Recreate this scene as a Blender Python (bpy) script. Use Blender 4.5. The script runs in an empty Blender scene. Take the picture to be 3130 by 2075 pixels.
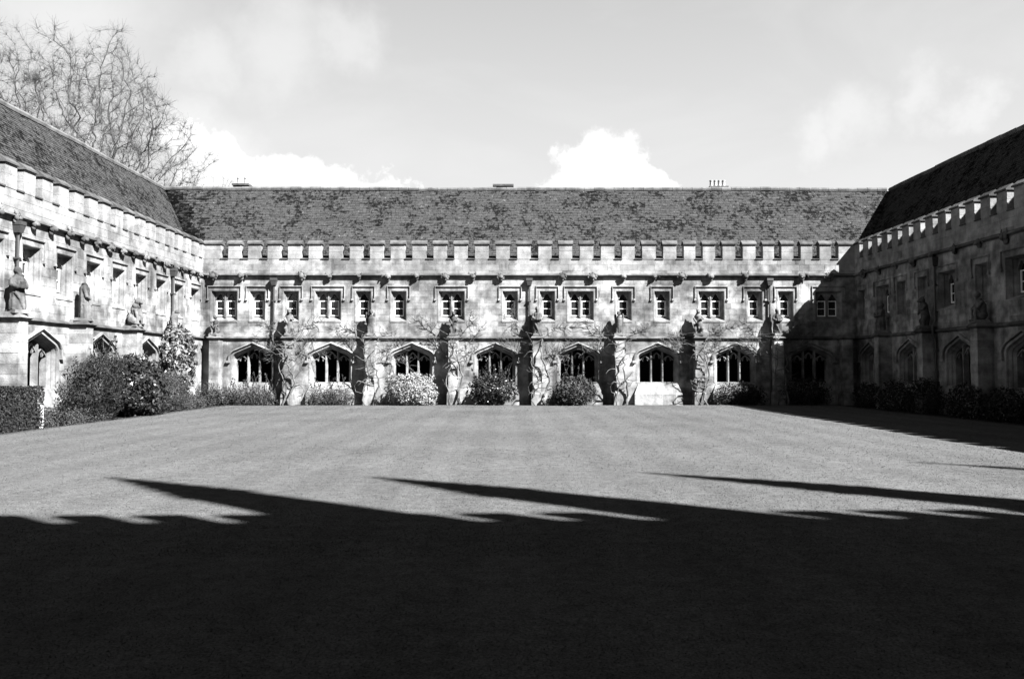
import bpy, math, random
import numpy as np
from mathutils import Vector, Matrix, noise as mnoise

# ------------------------------------------------------------------ camera, sky, sun, exposure
scene = bpy.context.scene
col = scene.collection
EYE = 1.6
F = 2490.0 / 3130.0                      # focal length / frame width
cam_d = bpy.data.cameras.new('camera')
cam = bpy.data.objects.new('camera', cam_d)
col.objects.link(cam)
cam_d.sensor_width = 36.0
cam_d.lens = 36.0 * F
cam_d.clip_start = 0.1
cam_d.clip_end = 3000.0
cam.location = (0, 0, EYE)
PITCH = math.atan(92.5 / 2490.0)
cam.rotation_euler = (math.pi / 2 + PITCH, 0, -math.atan(15.0 / 2490.0))
scene.camera = cam

SUN = Vector((0.835, -0.645, 1.0)).normalized()      # towards the sun
SUN_EL = math.asin(SUN.z)
SUN_ROT = math.atan2(SUN.x, SUN.y)

world = bpy.data.worlds.new('World')
scene.world = world
world.use_nodes = True


def nd(nt, typ, **kw):
    n = nt.nodes.new(typ)
    for k, v in kw.items():
        if k == 'inp':
            for a, b in v.items():
                n.inputs[a].default_value = b
        else:
            setattr(n, k, v)
    return n


HAZE = 1.84


def build_world():
    nt = world.node_tree
    nt.nodes.clear()
    L = nt.links.new
    out = nd(nt, 'ShaderNodeOutputWorld')
    bg = nd(nt, 'ShaderNodeBackground', inp={'Strength': 0.05})
    sky = nd(nt, 'ShaderNodeTexSky', sky_type='NISHITA')
    sky.sun_disc = False
    sky.sun_elevation = SUN_EL
    sky.sun_rotation = SUN_ROT
    sky.altitude = 60
    sky.air_density = 1.0
    sky.dust_density = 1.0
    sky.ozone_density = 1.0
    sep = nd(nt, 'ShaderNodeSeparateColor')
    L(sky.outputs[0], sep.inputs[0])
    # black-and-white film behind a yellow filter: mostly red and green light
    w1 = nd(nt, 'ShaderNodeMath', operation='MULTIPLY', inp={1: 0.13})
    w2 = nd(nt, 'ShaderNodeMath', operation='MULTIPLY_ADD', inp={1: 0.03})
    L(sep.outputs[0], w1.inputs[0])
    L(sep.outputs[1], w2.inputs[0])
    L(w1.outputs[0], w2.inputs[2])
    geo = nd(nt, 'ShaderNodeTexCoord')
    d0 = geo.outputs['Generated']
    # bright spring haze, thickest towards the horizon all the way round
    sz = nd(nt, 'ShaderNodeSeparateXYZ')
    L(d0, sz.inputs[0])
    z2 = nd(nt, 'ShaderNodeMath', operation='POWER', inp={1: 3.0})
    za = nd(nt, 'ShaderNodeMath', operation='ABSOLUTE')
    L(sz.outputs[2], za.inputs[0])
    L(za.outputs[0], z2.inputs[0])
    zk = nd(nt, 'ShaderNodeMath', operation='MULTIPLY', inp={1: -3.6})
    L(z2.outputs[0], zk.inputs[0])
    ze = nd(nt, 'ShaderNodeMath', operation='EXPONENT')
    L(zk.outputs[0], ze.inputs[0])
    hz = nd(nt, 'ShaderNodeMath', operation='MULTIPLY_ADD', inp={1: HAZE})
    L(ze.outputs[0], hz.inputs[0])
    L(w2.outputs[0], hz.inputs[2])
    # --- thin high veil
    mp = nd(nt, 'ShaderNodeMapping')
    mp.inputs['Scale'].default_value = (1.6, 1.6, 4.5)
    mp.inputs['Rotation'].default_value = (0.2, 0.35, 0.6)
    L(d0, mp.inputs['Vector'])
    veil = nd(nt, 'ShaderNodeTexNoise', inp={'Scale': 1.7, 'Detail': 7.0, 'Roughness': 0.55, 'Distortion': 0.5})
    L(mp.outputs[0], veil.inputs['Vector'])
    vr = nd(nt, 'ShaderNodeMapRange', inp={1: 0.47, 2: 0.80, 3: 0.0, 4: 0.55})
    L(veil.outputs[0], vr.inputs[0])
    vz = nd(nt, 'ShaderNodeMath', operation='MULTIPLY')
    L(vr.outputs[0], vz.inputs[0])
    L(ze.outputs[0], vz.inputs[1])
    # --- cumulus: billowed blobs standing all round the horizon
    n1 = nd(nt, 'ShaderNodeTexNoise', inp={'Scale': 11.0, 'Detail': 7.0, 'Roughness': 0.64})
    L(d0, n1.inputs['Vector'])
    off = nd(nt, 'ShaderNodeVectorMath', operation='SUBTRACT')
    off.inputs[1].default_value = (0.5, 0.5, 0.5)
    L(n1.outputs['Color'], off.inputs[0])
    sc_ = nd(nt, 'ShaderNodeVectorMath', operation='SCALE', inp={'Scale': 0.12})
    L(off.outputs[0], sc_.inputs[0])
    dd = nd(nt, 'ShaderNodeVectorMath', operation='ADD')
    L(d0, dd.inputs[0])
    L(sc_.outputs[0], dd.inputs[1])
    blobs = []

    def px(x, y, r):                      # a direction seen in the picture (2365 wide)
        v = Vector(((x * 1.3235 - 1550) / 2490, 1.0, (1130 - y * 1.3235) / 2490))
        s = v.length
        blobs.append((v / s, r * 1.3235 / 2490 / s))
    for b in [(1380, 394, 88), (1325, 402, 74), (1440, 400, 82), (1295, 432, 58), (1500, 424, 62), (1550, 432, 44),
              (625, 400, 70), (560, 430, 80), (700, 425, 66), (790, 428, 56), (870, 446, 52), (480, 400, 90), (430, 340, 60),
              (950, 456, 40)]:
        px(*b)
    rnd = random.Random(5)
    for k in range(7):
        az = math.radians(64 + k * 38 + rnd.uniform(-8, 8))
        for j in range(2):
            a = az + rnd.uniform(-0.12, 0.12)
            el = rnd.uniform(0.14, 0.25)
            blobs.append((Vector((math.sin(a) * math.cos(el), math.cos(a) * math.cos(el), math.sin(el))), rnd.uniform(0.05, 0.09)))
    soft = []
    keep = len(blobs)
    for b in [(1985, 270, 95), (2150, 215, 80), (2270, 235, 70), (1900, 300, 80), (640, 85, 170), (800, 75, 110), (130, 10, 260), (470, 130, 120), (440, 300, 110), (520, 360, 120)]:
        px(*b)
    soft = blobs[keep:]
    del blobs[keep:]
    wisp = None
    for c, r in soft:
        dn = nd(nt, 'ShaderNodeVectorMath', operation='DISTANCE')
        L(dd.outputs[0], dn.inputs[0])
        dn.inputs[1].default_value = tuple(c)
        mr = nd(nt, 'ShaderNodeMapRange', inp={1: r * 1.1, 2: r * 0.1, 3: 0.0, 4: 0.29})
        mr.interpolation_type = 'SMOOTHSTEP'
        L(dn.outputs['Value'], mr.inputs[0])
        if wisp is None:
            wisp = mr.outputs[0]
        else:
            mx = nd(nt, 'ShaderNodeMath', operation='MAXIMUM')
            L(wisp, mx.inputs[0])
            L(mr.outputs[0], mx.inputs[1])
            wisp = mx.outputs[0]
    last = wisp
    for c, r in blobs:
        dn = nd(nt, 'ShaderNodeVectorMath', operation='DISTANCE')
        L(dd.outputs[0], dn.inputs[0])
        dn.inputs[1].default_value = tuple(c)
        mr = nd(nt, 'ShaderNodeMapRange', inp={1: r * 1.12, 2: r * 0.72, 3: 0.0, 4: 1.0})
        mr.interpolation_type = 'SMOOTHSTEP'
        L(dn.outputs['Value'], mr.inputs[0])
        if last is None:
            last = mr.outputs[0]
        else:
            mx = nd(nt, 'ShaderNodeMath', operation='MAXIMUM')
            L(last, mx.inputs[0])
            L(mr.outputs[0], mx.inputs[1])
            last = mx.outputs[0]
    CL = 3.1                              # cloud brightness, same units as the sky
    m1 = nd(nt, 'ShaderNodeMix', data_type='FLOAT')
    L(vz.outputs[0], m1.inputs[0])
    L(hz.outputs[0], m1.inputs[2])
    m1.inputs[3].default_value = CL * 0.80
    m2 = nd(nt, 'ShaderNodeMix', data_type='FLOAT')
    L(last, m2.inputs[0])
    L(m1.outputs[0], m2.inputs[2])
    m2.inputs[3].default_value = CL
    cmb = nd(nt, 'ShaderNodeCombineColor')
    for i in range(3):
        L(m2.outputs[0], cmb.inputs[i])
    L(cmb.outputs[0], bg.inputs['Color'])
    L(bg.outputs[0], out.inputs[0])


build_world()
world.cycles.sampling_method = 'MANUAL'
world.cycles.sample_map_resolution = 256

sun_d = bpy.data.lights.new('sun', 'SUN')
sun_d.energy = 5.0
sun_d.angle = math.radians(0.5)
sun_d.color = (1.0, 1.0, 1.0)             # black-and-white photograph: neutral light
sun_o = bpy.data.objects.new('sun', sun_d)
sun_o.rotation_euler = (-SUN).to_track_quat('-Z', 'Y').to_euler()
sun_o.location = (30, -25, 45)
col.objects.link(sun_o)

vs = scene.view_settings
vs.view_transform = 'Standard'
vs.look = 'None'
vs.gamma = 1.0
vs.use_curve_mapping = False
vs.exposure = 2.95

scene.cycles.max_bounces = 4
scene.cycles.diffuse_bounces = 2
scene.cycles.glossy_bounces = 2


# ------------------------------------------------------------------ materials (all grey: a black-and-white place)
def mat_new(name):
    m = bpy.data.materials.new(name)
    m.use_nodes = True
    nt = m.node_tree
    b = nt.nodes['Principled BSDF']
    return m, nt, b, nt.links.new


def pos_noise(nt, L, scale, detail=4.0, rough=0.55, stretch=(1, 1, 1)):
    g = nd(nt, 'ShaderNodeNewGeometry')
    mp = nd(nt, 'ShaderNodeMapping')
    mp.inputs['Scale'].default_value = stretch
    L(g.outputs['Position'], mp.inputs['Vector'])
    n = nd(nt, 'ShaderNodeTexNoise', inp={'Scale': scale, 'Detail': detail, 'Roughness': rough})
    L(mp.outputs[0], n.inputs['Vector'])
    return n.outputs[0]


def maprange(nt, L, src, a, b, c, d, smooth=False):
    m = nd(nt, 'ShaderNodeMapRange', inp={1: a, 2: b, 3: c, 4: d})
    if smooth:
        m.interpolation_type = 'SMOOTHSTEP'
    L(src, m.inputs[0])
    return m.outputs[0]


def mul(nt, L, a, b):
    m = nd(nt, 'ShaderNodeMath', operation='MULTIPLY')
    L(a, m.inputs[0])
    if isinstance(b, (int, float)):
        m.inputs[1].default_value = b
    else:
        L(b, m.inputs[1])
    return m.outputs[0]


def tone_factor(nt, L):
    at = nd(nt, 'ShaderNodeAttribute', attribute_name='tone')
    a = nd(nt, 'ShaderNodeMath', operation='ADD', inp={1: 1.0})
    L(at.outputs['Fac'], a.inputs[0])
    return a.outputs[0]


def grey(nt, L, val, bsdf):
    c = nd(nt, 'ShaderNodeCombineColor')
    for i in range(3):
        L(val, c.inputs[i])
    L(c.outputs[0], bsdf.inputs['Base Color'])


def bump(nt, L, h, bsdf, strength, dist):
    b = nd(nt, 'ShaderNodeBump', inp={'Strength': strength, 'Distance': dist})
    L(h, b.inputs['Height'])
    L(b.outputs[0], bsdf.inputs['Normal'])


def stone_mat(name, base, stain=0.55, streak=0.7, contrast=1.0, rough=0.9):
    m, nt, b, L = mat_new(name)
    t = tone_factor(nt, L)
    n_big = maprange(nt, L, pos_noise(nt, L, 0.6, 3, 0.6), 0.34, 0.66, stain, 1.16, True)
    n_mid = maprange(nt, L, pos_noise(nt, L, 2.4, 5, 0.7), 0.36, 0.62, 1 - 0.38 * contrast, 1.10)
    n_str = maprange(nt, L, pos_noise(nt, L, 2.0, 3, 0.6, (1, 1, 0.14)), 0.50, 0.70, 1.0, streak)
    fine = pos_noise(nt, L, 26.0, 3, 0.65)
    n_fine = maprange(nt, L, fine, 0.3, 0.7, 0.84, 1.12)
    v = mul(nt, L, t, base)
    for k in (n_big, n_mid, n_str, n_fine):
        v = mul(nt, L, v, k)
    grey(nt, L, v, b)
    b.inputs['Roughness'].default_value = rough
    b.inputs['Specular IOR Level'].default_value = 0.0
    bump(nt, L, fine, b, 0.5, 0.02)
    return m


def plain_mat(name, base, rough=0.6, spec=0.4, nscale=12.0, amt=0.2, metallic=0.0, bumpd=0.0):
    m, nt, b, L = mat_new(name)
    n = pos_noise(nt, L, nscale, 5, 0.6)
    v = mul(nt, L, maprange(nt, L, n, 0.3, 0.7, 1 - amt, 1 + amt), base)
    v = mul(nt, L, v, tone_factor(nt, L))
    grey(nt, L, v, b)
    b.inputs['Roughness'].default_value = rough
    b.inputs['Specular IOR Level'].default_value = spec
    b.inputs['Metallic'].default_value = metallic
    if bumpd:
        bump(nt, L, n, b, 0.6, bumpd)
    return m


def roof_mat(name, base):
    m, nt, b, L = mat_new(name)
    t = tone_factor(nt, L)
    big = maprange(nt, L, pos_noise(nt, L, 0.9, 3, 0.55), 0.34, 0.66, -0.09, 0.06)
    sm = pos_noise(nt, L, 6.0, 6, 0.74, (1, 1, 1.1))
    ad = nd(nt, 'ShaderNodeMath', operation='ADD')
    L(big, ad.inputs[0])
    L(sm, ad.inputs[1])
    ad2 = nd(nt, 'ShaderNodeMath', operation='MULTIPLY_ADD', inp={1: -0.12})
    L(t, ad2.inputs[0])
    L(ad.outputs[0], ad2.inputs[2])
    moss = maprange(nt, L, ad2.outputs[0], 0.375, 0.445, 1.0, 0.22, True)
    fine = maprange(nt, L, pos_noise(nt, L, 16, 2, 0.6), 0.3, 0.7, 0.75, 1.25)
    lich = maprange(nt, L, pos_noise(nt, L, 5.0, 1, 0.5), 0.72, 0.76, 1.0, 2.2)
    v = mul(nt, L, t, base)
    for k in (moss, fine, lich):
        v = mul(nt, L, v, k)
    grey(nt, L, v, b)
    b.inputs['Roughness'].default_value = 0.95
    b.inputs['Specular IOR Level'].default_value = 0.0
    return m


def leaf_mat(name, base, rough=0.45, spec=0.5, var=0.35, trans=0.0):
    m, nt, b, L = mat_new(name)
    v = mul(nt, L, tone_factor(nt, L), base)
    v = mul(nt, L, v, maprange(nt, L, pos_noise(nt, L, 3.0, 3, 0.6), 0.3, 0.7, 1 - var, 1 + var))
    grey(nt, L, v, b)
    b.inputs['Roughness'].default_value = rough
    b.inputs['Specular IOR Level'].default_value = spec
    return m


def lawn_mat(name, base):
    m, nt, b, L = mat_new(name)
    g = nd(nt, 'ShaderNodeNewGeometry')
    sp = nd(nt, 'ShaderNodeSeparateXYZ')
    L(g.outputs['Position'], sp.inputs[0])
    wob = nd(nt, 'ShaderNodeMath', operation='MULTIPLY_ADD', inp={1: 0.5})
    L(pos_noise(nt, L, 0.35, 2, 0.5), wob.inputs[0])
    L(sp.outputs[0], wob.inputs[2])
    fr = mul(nt, L, wob.outputs[0], 2 * math.pi / 1.1)
    sn = nd(nt, 'ShaderNodeMath', operation='SINE')
    L(fr, sn.inputs[0])
    stripe = maprange(nt, L, sn.outputs[0], -0.5, 0.5, 0.955, 1.045, True)
    big = maprange(nt, L, pos_noise(nt, L, 0.28, 5, 0.6), 0.3, 0.7, 0.82, 1.14)
    mid = maprange(nt, L, pos_noise(nt, L, 5.0, 6, 0.8), 0.3, 0.7, 0.72, 1.28)
    fi = pos_noise(nt, L, 60, 2, 0.7)
    fine = maprange(nt, L, fi, 0.3, 0.7, 0.6, 1.4)
    v = mul(nt, L, tone_factor(nt, L), base)
    for k in (stripe, big, mid, fine):
        v = mul(nt, L, v, k)
    grey(nt, L, v, b)
    b.inputs['Roughness'].default_value = 0.9
    b.inputs['Specular IOR Level'].default_value = 0.0
    bump(nt, L, fi, b, 0.25, 0.01)
    return m


M = {}
M['stone'] = stone_mat('limestone', 0.190, 0.48, 0.55, 1.1)
M['trim'] = stone_mat('limestone_trim', 0.160, 0.60, 0.70, 1.0)
M['parapet'] = stone_mat('limestone_parapet', 0.160, 0.74, 0.74, 0.7)
M['coping'] = stone_mat('weathered_coping', 0.055, 0.75, 0.8)
M['cornice'] = stone_mat('weathered_cornice', 0.095, 0.6, 0.7)
M['carving'] = stone_mat('carved_stone', 0.095, 0.5, 0.65, 1.2)
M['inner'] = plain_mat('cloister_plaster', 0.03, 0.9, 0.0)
M['tile'] = roof_mat('stone_slates', 0.0275)
M['slab'] = plain_mat('roof_underlay', 0.015, 0.9, 0.0)
M['ridge'] = stone_mat('ridge_stone', 0.075, 0.8, 0.85)
M['white'] = plain_mat('white_paint', 0.6, 0.5, 0.4, 30, 0.06)
M['iron'] = plain_mat('painted_iron', 0.025, 0.5, 0.4, 20, 0.3)
M['pot'] = plain_mat('chimney_pot', 0.18, 0.8, 0.2)
M['bark'] = plain_mat('dark_bark', 0.04, 0.9, 0.0, 3.0, 0.45)
M['vine'] = plain_mat('wisteria_bark', 0.065, 0.9, 0.0, 9.0, 0.4)
M['lawn'] = lawn_mat('lawn_turf', 0.051)
M['soil'] = plain_mat('bed_soil', 0.02, 0.95, 0.0, 14, 0.5, bumpd=0.03)
M['ground'] = plain_mat('open_ground', 0.04, 0.95, 0.0, 0.3, 0.3)
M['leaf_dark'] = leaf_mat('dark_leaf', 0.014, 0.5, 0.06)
M['leaf_gloss'] = leaf_mat('glossy_leaf', 0.015, 0.35, 0.16)
M['leaf_mid'] = leaf_mat('mid_leaf', 0.025, 0.6, 0.03)
M['leaf_pale'] = leaf_mat('pale_leaf', 0.125, 0.6, 0.1, 0.2)
M['leaf_climb'] = leaf_mat('climber_leaf', 0.075, 0.3, 0.4)
M['hedge'] = leaf_mat('hedge_leaf', 0.016, 0.5, 0.05)


def glass_mat():
    m, nt, b, L = mat_new('window_glass')
    v = mul(nt, L, maprange(nt, L, pos_noise(nt, L, 2.5, 2), 0.4, 0.6, 0.4, 1.6), 0.012)
    grey(nt, L, v, b)
    b.inputs['Roughness'].default_value = 0.04
    b.inputs['Specular IOR Level'].default_value = 0.5
    bump(nt, L, pos_noise(nt, L, 4.0, 2), b, 0.15, 0.02)
    return m


M['glass'] = glass_mat()


# ------------------------------------------------------------------ mesh helpers
class MB:
    def __init__(s):
        s.v, s.f, s.t = [], [], []
        s.cur = 0.0

    def quad(s, *pts):
        n = len(s.v)
        s.v.extend([tuple(p) for p in pts])
        s.f.append(tuple(range(n, n + len(pts))))
        s.t.append(s.cur)

    def faces(s, verts, faces):
        n = len(s.v)
        s.v.extend([tuple(p) for p in verts])
        for f in faces:
            s.f.append(tuple(n + i for i in f))
            s.t.append(s.cur)

    def hexa(s, p, skip=()):
        """p: 8 points, 0-3 bottom (front-left, front-right, back-right, back-left), 4-7 top"""
        fs = {'bottom': (0, 3, 2, 1), 'top': (4, 5, 6, 7), 'front': (0, 1, 5, 4), 'right': (1, 2, 6, 5),
              'back': (2, 3, 7, 6), 'left': (3, 0, 4, 7)}
        s.faces(p, [f for k, f in fs.items() if k not in skip])

    def box(s, x0, x1, y0, y1, z0, z1, skip=()):
        s.hexa([(x0, y0, z0), (x1, y0, z0), (x1, y1, z0), (x0, y1, z0),
                (x0, y0, z1), (x1, y0, z1), (x1, y1, z1), (x0, y1, z1)], skip)

    def frustum(s, x0, x1, y0, y1, z0, z1, ix, iy0, iy1=None):
        iy1 = iy0 if iy1 is None else iy1
        s.hexa([(x0, y0, z0), (x1, y0, z0), (x1, y1, z0), (x0, y1, z0),
                (x0 + ix, y0 + iy0, z1), (x1 - ix, y0 + iy0, z1), (x1 - ix, y1 - iy1, z1), (x0 + ix, y1 - iy1, z1)])

    def extrude_x(s, prof, x0, x1, e0=0.0, e1=0.0):
        """prof: closed list of (y, z) swept along x, with end caps"""
        n = len(prof)
        v = [(x0, y, z) for y, z in prof] + [(x1, y, z) for y, z in prof]
        f = [(i, (i + 1) % n, n + (i + 1) % n, n + i) for i in range(n)]
        f.append(tuple(range(n - 1, -1, -1)))
        f.append(tuple(range(n, 2 * n)))
        s.faces(v, f)

    def sweep(s, path, prof, closed_prof=True, caps=True):
        """path: list of (x, z); prof: list of (offset along left normal, y)"""
        n = len(path)
        nor = []
        for i in range(n):
            a = Vector(path[max(i - 1, 0)])
            b = Vector(path[i])
            c = Vector(path[min(i + 1, n - 1)])
            d1 = (b - a).normalized() if i > 0 else (c - b).normalized()
            d2 = (c - b).normalized() if i < n - 1 else d1
            n1 = Vector((-d1.y, d1.x))
            n2 = Vector((-d2.y, d2.x))
            m = (n1 + n2)
            m = m.normalized() if m.length > 1e-6 else n1
            nor.append(m / max(0.35, m.dot(n1)))
        k = len(prof)
        v = []
        for i in range(n):
            for o, y in prof:
                p = Vector(path[i]) + nor[i] * o
                v.append((p.x, y, p.y))
        f = []
        kk = k if closed_prof else k - 1
        for i in range(n - 1):
            for j in range(kk):
                f.append((i * k + j, i * k + (j + 1) % k, (i + 1) * k + (j + 1) % k, (i + 1) * k + j))
        if caps and closed_prof:
            f.append(tuple(range(k - 1, -1, -1)))
            f.append(tuple((n - 1) * k + j for j in range(k)))
        s.faces(v, f)

    def tube(s, pts, rad, sides=5, cap=True):
        pts = [Vector(p) for p in pts]
        n = len(pts)
        up = Vector((0.31, 0.17, 0.93))
        v = []
        for i in range(n):
            d = (pts[min(i + 1, n - 1)] - pts[max(i - 1, 0)])
            d = d.normalized() if d.length > 1e-9 else Vector((0, 0, 1))
            a = d.cross(up)
            if a.length < 1e-3:
                a = d.cross(Vector((1, 0, 0)))
            a.normalize()
            b = d.cross(a)
            r = rad[i] if isinstance(rad, (list, tuple)) else rad
            for k in range(sides):
                t = 2 * math.pi * k / sides
                v.append(pts[i] + a * (math.cos(t) * r) + b * (math.sin(t) * r))
        f = []
        for i in range(n - 1):
            for k in range(sides):
                k2 = (k + 1) % sides
                f.append((i * sides + k, i * sides + k2, (i + 1) * sides + k2, (i + 1) * sides + k))
        if cap:
            f.append(tuple(range(sides - 1, -1, -1)))
            f.append(tuple((n - 1) * sides + k for k in range(sides)))
        s.faces(v, f)

    def ball(s, c, r, seg=10, ring=7, rot=None):
        r = (r, r, r) if isinstance(r, (int, float)) else r
        v = [(0, 0, -1)]
        for i in range(1, ring):
            ph = -math.pi / 2 + math.pi * i / ring
            for k in range(seg):
                t = 2 * math.pi * k / seg
                v.append((math.cos(ph) * math.cos(t), math.cos(ph) * math.sin(t), math.sin(ph)))
        v.append((0, 0, 1))
        f = []
        for k in range(seg):
            f.append((0, 1 + (k + 1) % seg, 1 + k))
            top = len(v) - 1
            b0 = 1 + (ring - 2) * seg
            f.append((top, b0 + k, b0 + (k + 1) % seg))
        for i in range(ring - 2):
            for k in range(seg):
                a = 1 + i * seg
                f.append((a + k, a + (k + 1) % seg, a + seg + (k + 1) % seg, a + seg + k))
        out = []
        for p in v:
            q = Vector((p[0] * r[0], p[1] * r[1], p[2] * r[2]))
            if rot is not None:
                q = rot @ q
            out.append(q + Vector(c))
        s.faces(out, f)

    def lathe(s, prof, c=(0, 0, 0), seg=14, fold=0.0, nf=7, ph=0.0, sx=1.0, sy=1.0):
        """prof: list of (r, z) bottom to top, closed with caps"""
        v = []
        for r, z in prof:
            for k in range(seg):
                t = 2 * math.pi * k / seg
                rr = r * (1 + fold * math.sin(nf * t + ph + z * 1.3))
                v.append((c[0] + rr * math.cos(t) * sx, c[1] + rr * math.sin(t) * sy, c[2] + z))
        n = len(prof)
        f = []
        for i in range(n - 1):
            for k in range(seg):
                k2 = (k + 1) % seg
                f.append((i * seg + k, i * seg + k2, (i + 1) * seg + k2, (i + 1) * seg + k))
        f.append(tuple(range(seg - 1, -1, -1)))
        f.append(tuple((n - 1) * seg + k for k in range(seg)))
        s.faces(v, f)

    def mesh(s, name, mat, smooth=False):
        me = bpy.data.meshes.new(name)
        me.from_pydata(s.v, [], s.f)
        me.materials.append(M[mat])
        a = me.attributes.new('tone', 'FLOAT', 'FACE')
        a.data.foreach_set('value', s.t)
        if smooth:
            me.polygons.foreach_set('use_smooth', [True] * len(s.f))
        me.update()
        return me

    def build(s, name, mat, parent=None, smooth=False, kind=None):
        return link(name, s.mesh(name, mat, smooth), parent, kind)


def link(name, me, parent=None, kind=None, loc=None, rotz=None):
    o = bpy.data.objects.new(name, me)
    col.objects.link(o)
    if parent is not None:
        o.parent = parent
    if kind:
        o['kind'] = kind
    if loc is not None:
        o.location = loc
    if rotz is not None:
        o.rotation_euler = (0, 0, rotz)
    return o


def thing(name, label, cat, loc=(0, 0, 0), rotz=0.0, group=None):
    o = link(name, None, None, None, loc, rotz)
    o['label'] = label
    o['category'] = cat
    if group:
        o['group'] = group
    return o


def np_mesh(name, mat, verts, nper, tones, parent=None, kind=None, smooth=False):
    """fast mesh of many equal polygons; verts (n*nper, 3) numpy"""
    nv = len(verts)
    nf = nv // nper
    me = bpy.data.meshes.new(name)
    me.vertices.add(nv)
    me.vertices.foreach_set('co', np.ascontiguousarray(verts, dtype=np.float32).ravel())
    me.loops.add(nv)
    me.loops.foreach_set('vertex_index', np.arange(nv, dtype=np.int32))
    me.polygons.add(nf)
    me.polygons.foreach_set('loop_start', np.arange(0, nv, nper, dtype=np.int32))
    me.update(calc_edges=True)
    a = me.attributes.new('tone', 'FLOAT', 'FACE')
    a.data.foreach_set('value', np.ascontiguousarray(tones, dtype=np.float32))
    me.materials.append(M[mat])
    return link(name, me, parent, kind)


R = random.Random(11)
YW, XL, XR = 37.7, -14.05, 16.2           # the three wall planes of the court


def bx(sx):                               # photograph column -> x on the back wall
    return (sx - 1550) / 2490 * YW


# ------------------------------------------------------------------ ground, beds, lawn
def ground_sheet():
    g = MB()
    g.quad((-900, -600, -0.06), (900, -600, -0.06), (900, 1500, -0.06), (-900, 1500, -0.06))
    o = g.build('ground', 'ground')
    o['kind'] = 'structure'
    b = MB()
    b.quad((XL - 0.3, -1.4, -0.02), (XR + 0.3, -1.4, -0.02), (XR + 0.3, YW + 0.3, -0.02), (XL - 0.3, YW + 0.3, -0.02))
    o = b.build('flower_bed', 'soil')
    o['kind'] = 'structure'


ground_sheet()
LX0, LX1, LY0, LY1 = -12.7, 14.9, -1.0, 36.75


def lawn():
    nx, ny = 56, 76
    v, f = [], []
    rr = random.Random(3)
    for j in range(ny + 1):
        for i in range(nx + 1):
            x = LX0 + (LX1 - LX0) * i / nx
            y = LY0 + (LY1 - LY0) * j / ny
            if i in (0, nx):
                x += rr.uniform(-0.03, 0.03)
            if j == ny:
                y += rr.uniform(-0.03, 0.03)
            z = 0.02 * mnoise.noise(Vector((x * 0.25, y * 0.25, 1.7)))
            v.append((x, y, z + 0.01))
    w = nx + 1
    for j in range(ny):
        for i in range(nx):
            f.append((j * w + i, j * w + i + 1, (j + 1) * w + i + 1, (j + 1) * w + i))
    # cut turf edge down to the soil
    n0 = len(v)
    edge = [i for i in range(w)] + [j * w + nx for j in range(1, ny + 1)] + [ny * w + i for i in range(nx - 1, -1, -1)] + [j * w for j in range(ny - 1, 0, -1)]
    for e in edge:
        v.append((v[e][0], v[e][1], -0.05))
    for k in range(len(edge)):
        k2 = (k + 1) % len(edge)
        f.append((edge[k], n0 + k, n0 + k2, edge[k2]))
    me = bpy.data.meshes.new('lawn')
    me.from_pydata(v, [], f)
    me.materials.append(M['lawn'])
    me.polygons.foreach_set('use_smooth', [True] * len(f))
    o = link('lawn', me)
    o['kind'] = 'structure'
    # blades
    rng = np.random.default_rng(4)
    allv, allt = [], []
    for (y0, y1, hw0, hw1, n, bh, bw) in ((3.4, 7, 2.8, 5.2, 60000, 0.016, 0.004), (7, 13, 5.2, 9.2, 130000, 0.016, 0.006),
                                          (13, 24, 9.2, 15, 90000, 0.018, 0.010), (24, 36.7, 15, 15, 60000, 0.018, 0.016)):
        u = rng.random(n)
        y = y0 + (y1 - y0) * rng.random(n)
        hw = hw0 + (hw1 - hw0) * (y - y0) / (y1 - y0)
        x = (u * 2 - 1) * hw
        k = (x > LX0) & (x < LX1) & (y < LY1)
        x, y = x[k], y[k]
        m = len(x)
        a = rng.random(m) * 2 * np.pi
        h = bh * (0.35 + 0.6 * rng.random(m))
        lean = (rng.random((m, 2)) - 0.5) * bh * 3.0
        w_ = bw * (0.6 + 0.8 * rng.random(m))
        zg = np.array([0.02 * mnoise.noise(Vector((a_ * 0.25, b_ * 0.25, 1.7))) for a_, b_ in zip(x, y)]) + 0.006
        base = np.stack([x, y, zg], 1)
        dx = np.stack([np.cos(a) * w_, np.sin(a) * w_, np.zeros(m)], 1)
        tip = base + np.stack([lean[:, 0], lean[:, 1], h], 1)
        tri = np.stack([base - dx, base + dx, tip], 1).reshape(-1, 3)
        allv.append(tri)
        allt.append((rng.random(m) - 0.5) * 0.6 + 0.06)
    o = np_mesh('grass', 'lawn', np.concatenate(allv), 3, np.concatenate(allt), None, 'stuff')
    o['label'] = 'short mown grass covering the cloister lawn'
    o['category'] = 'grass'


lawn()


# ------------------------------------------------------------------ cloister ranges
Z_SILL, Z_SPR, Z_APEX = 1.0, 2.12, 2.72
Z_STR, Z_W0, Z_W1, Z_COR, Z_CREN, Z_TOP = 3.03, 3.85, 5.25, 5.90, 6.75, 7.42
ROOF_Y0, ROOF_Z0, RIDGE_D, RIDGE_Z = 0.42, 6.55, 3.3, 10.72
COURSES = [0, 0.26, 0.5, 0.76, 1.0, 1.29, 1.57, 1.85, 2.12, 2.38, 2.72, 3.05, 3.33, 3.6, 3.85, 4.13, 4.41, 4.69, 4.97, 5.25, 5.57, 5.9, 6.2, 6.48, 6.75]


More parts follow.
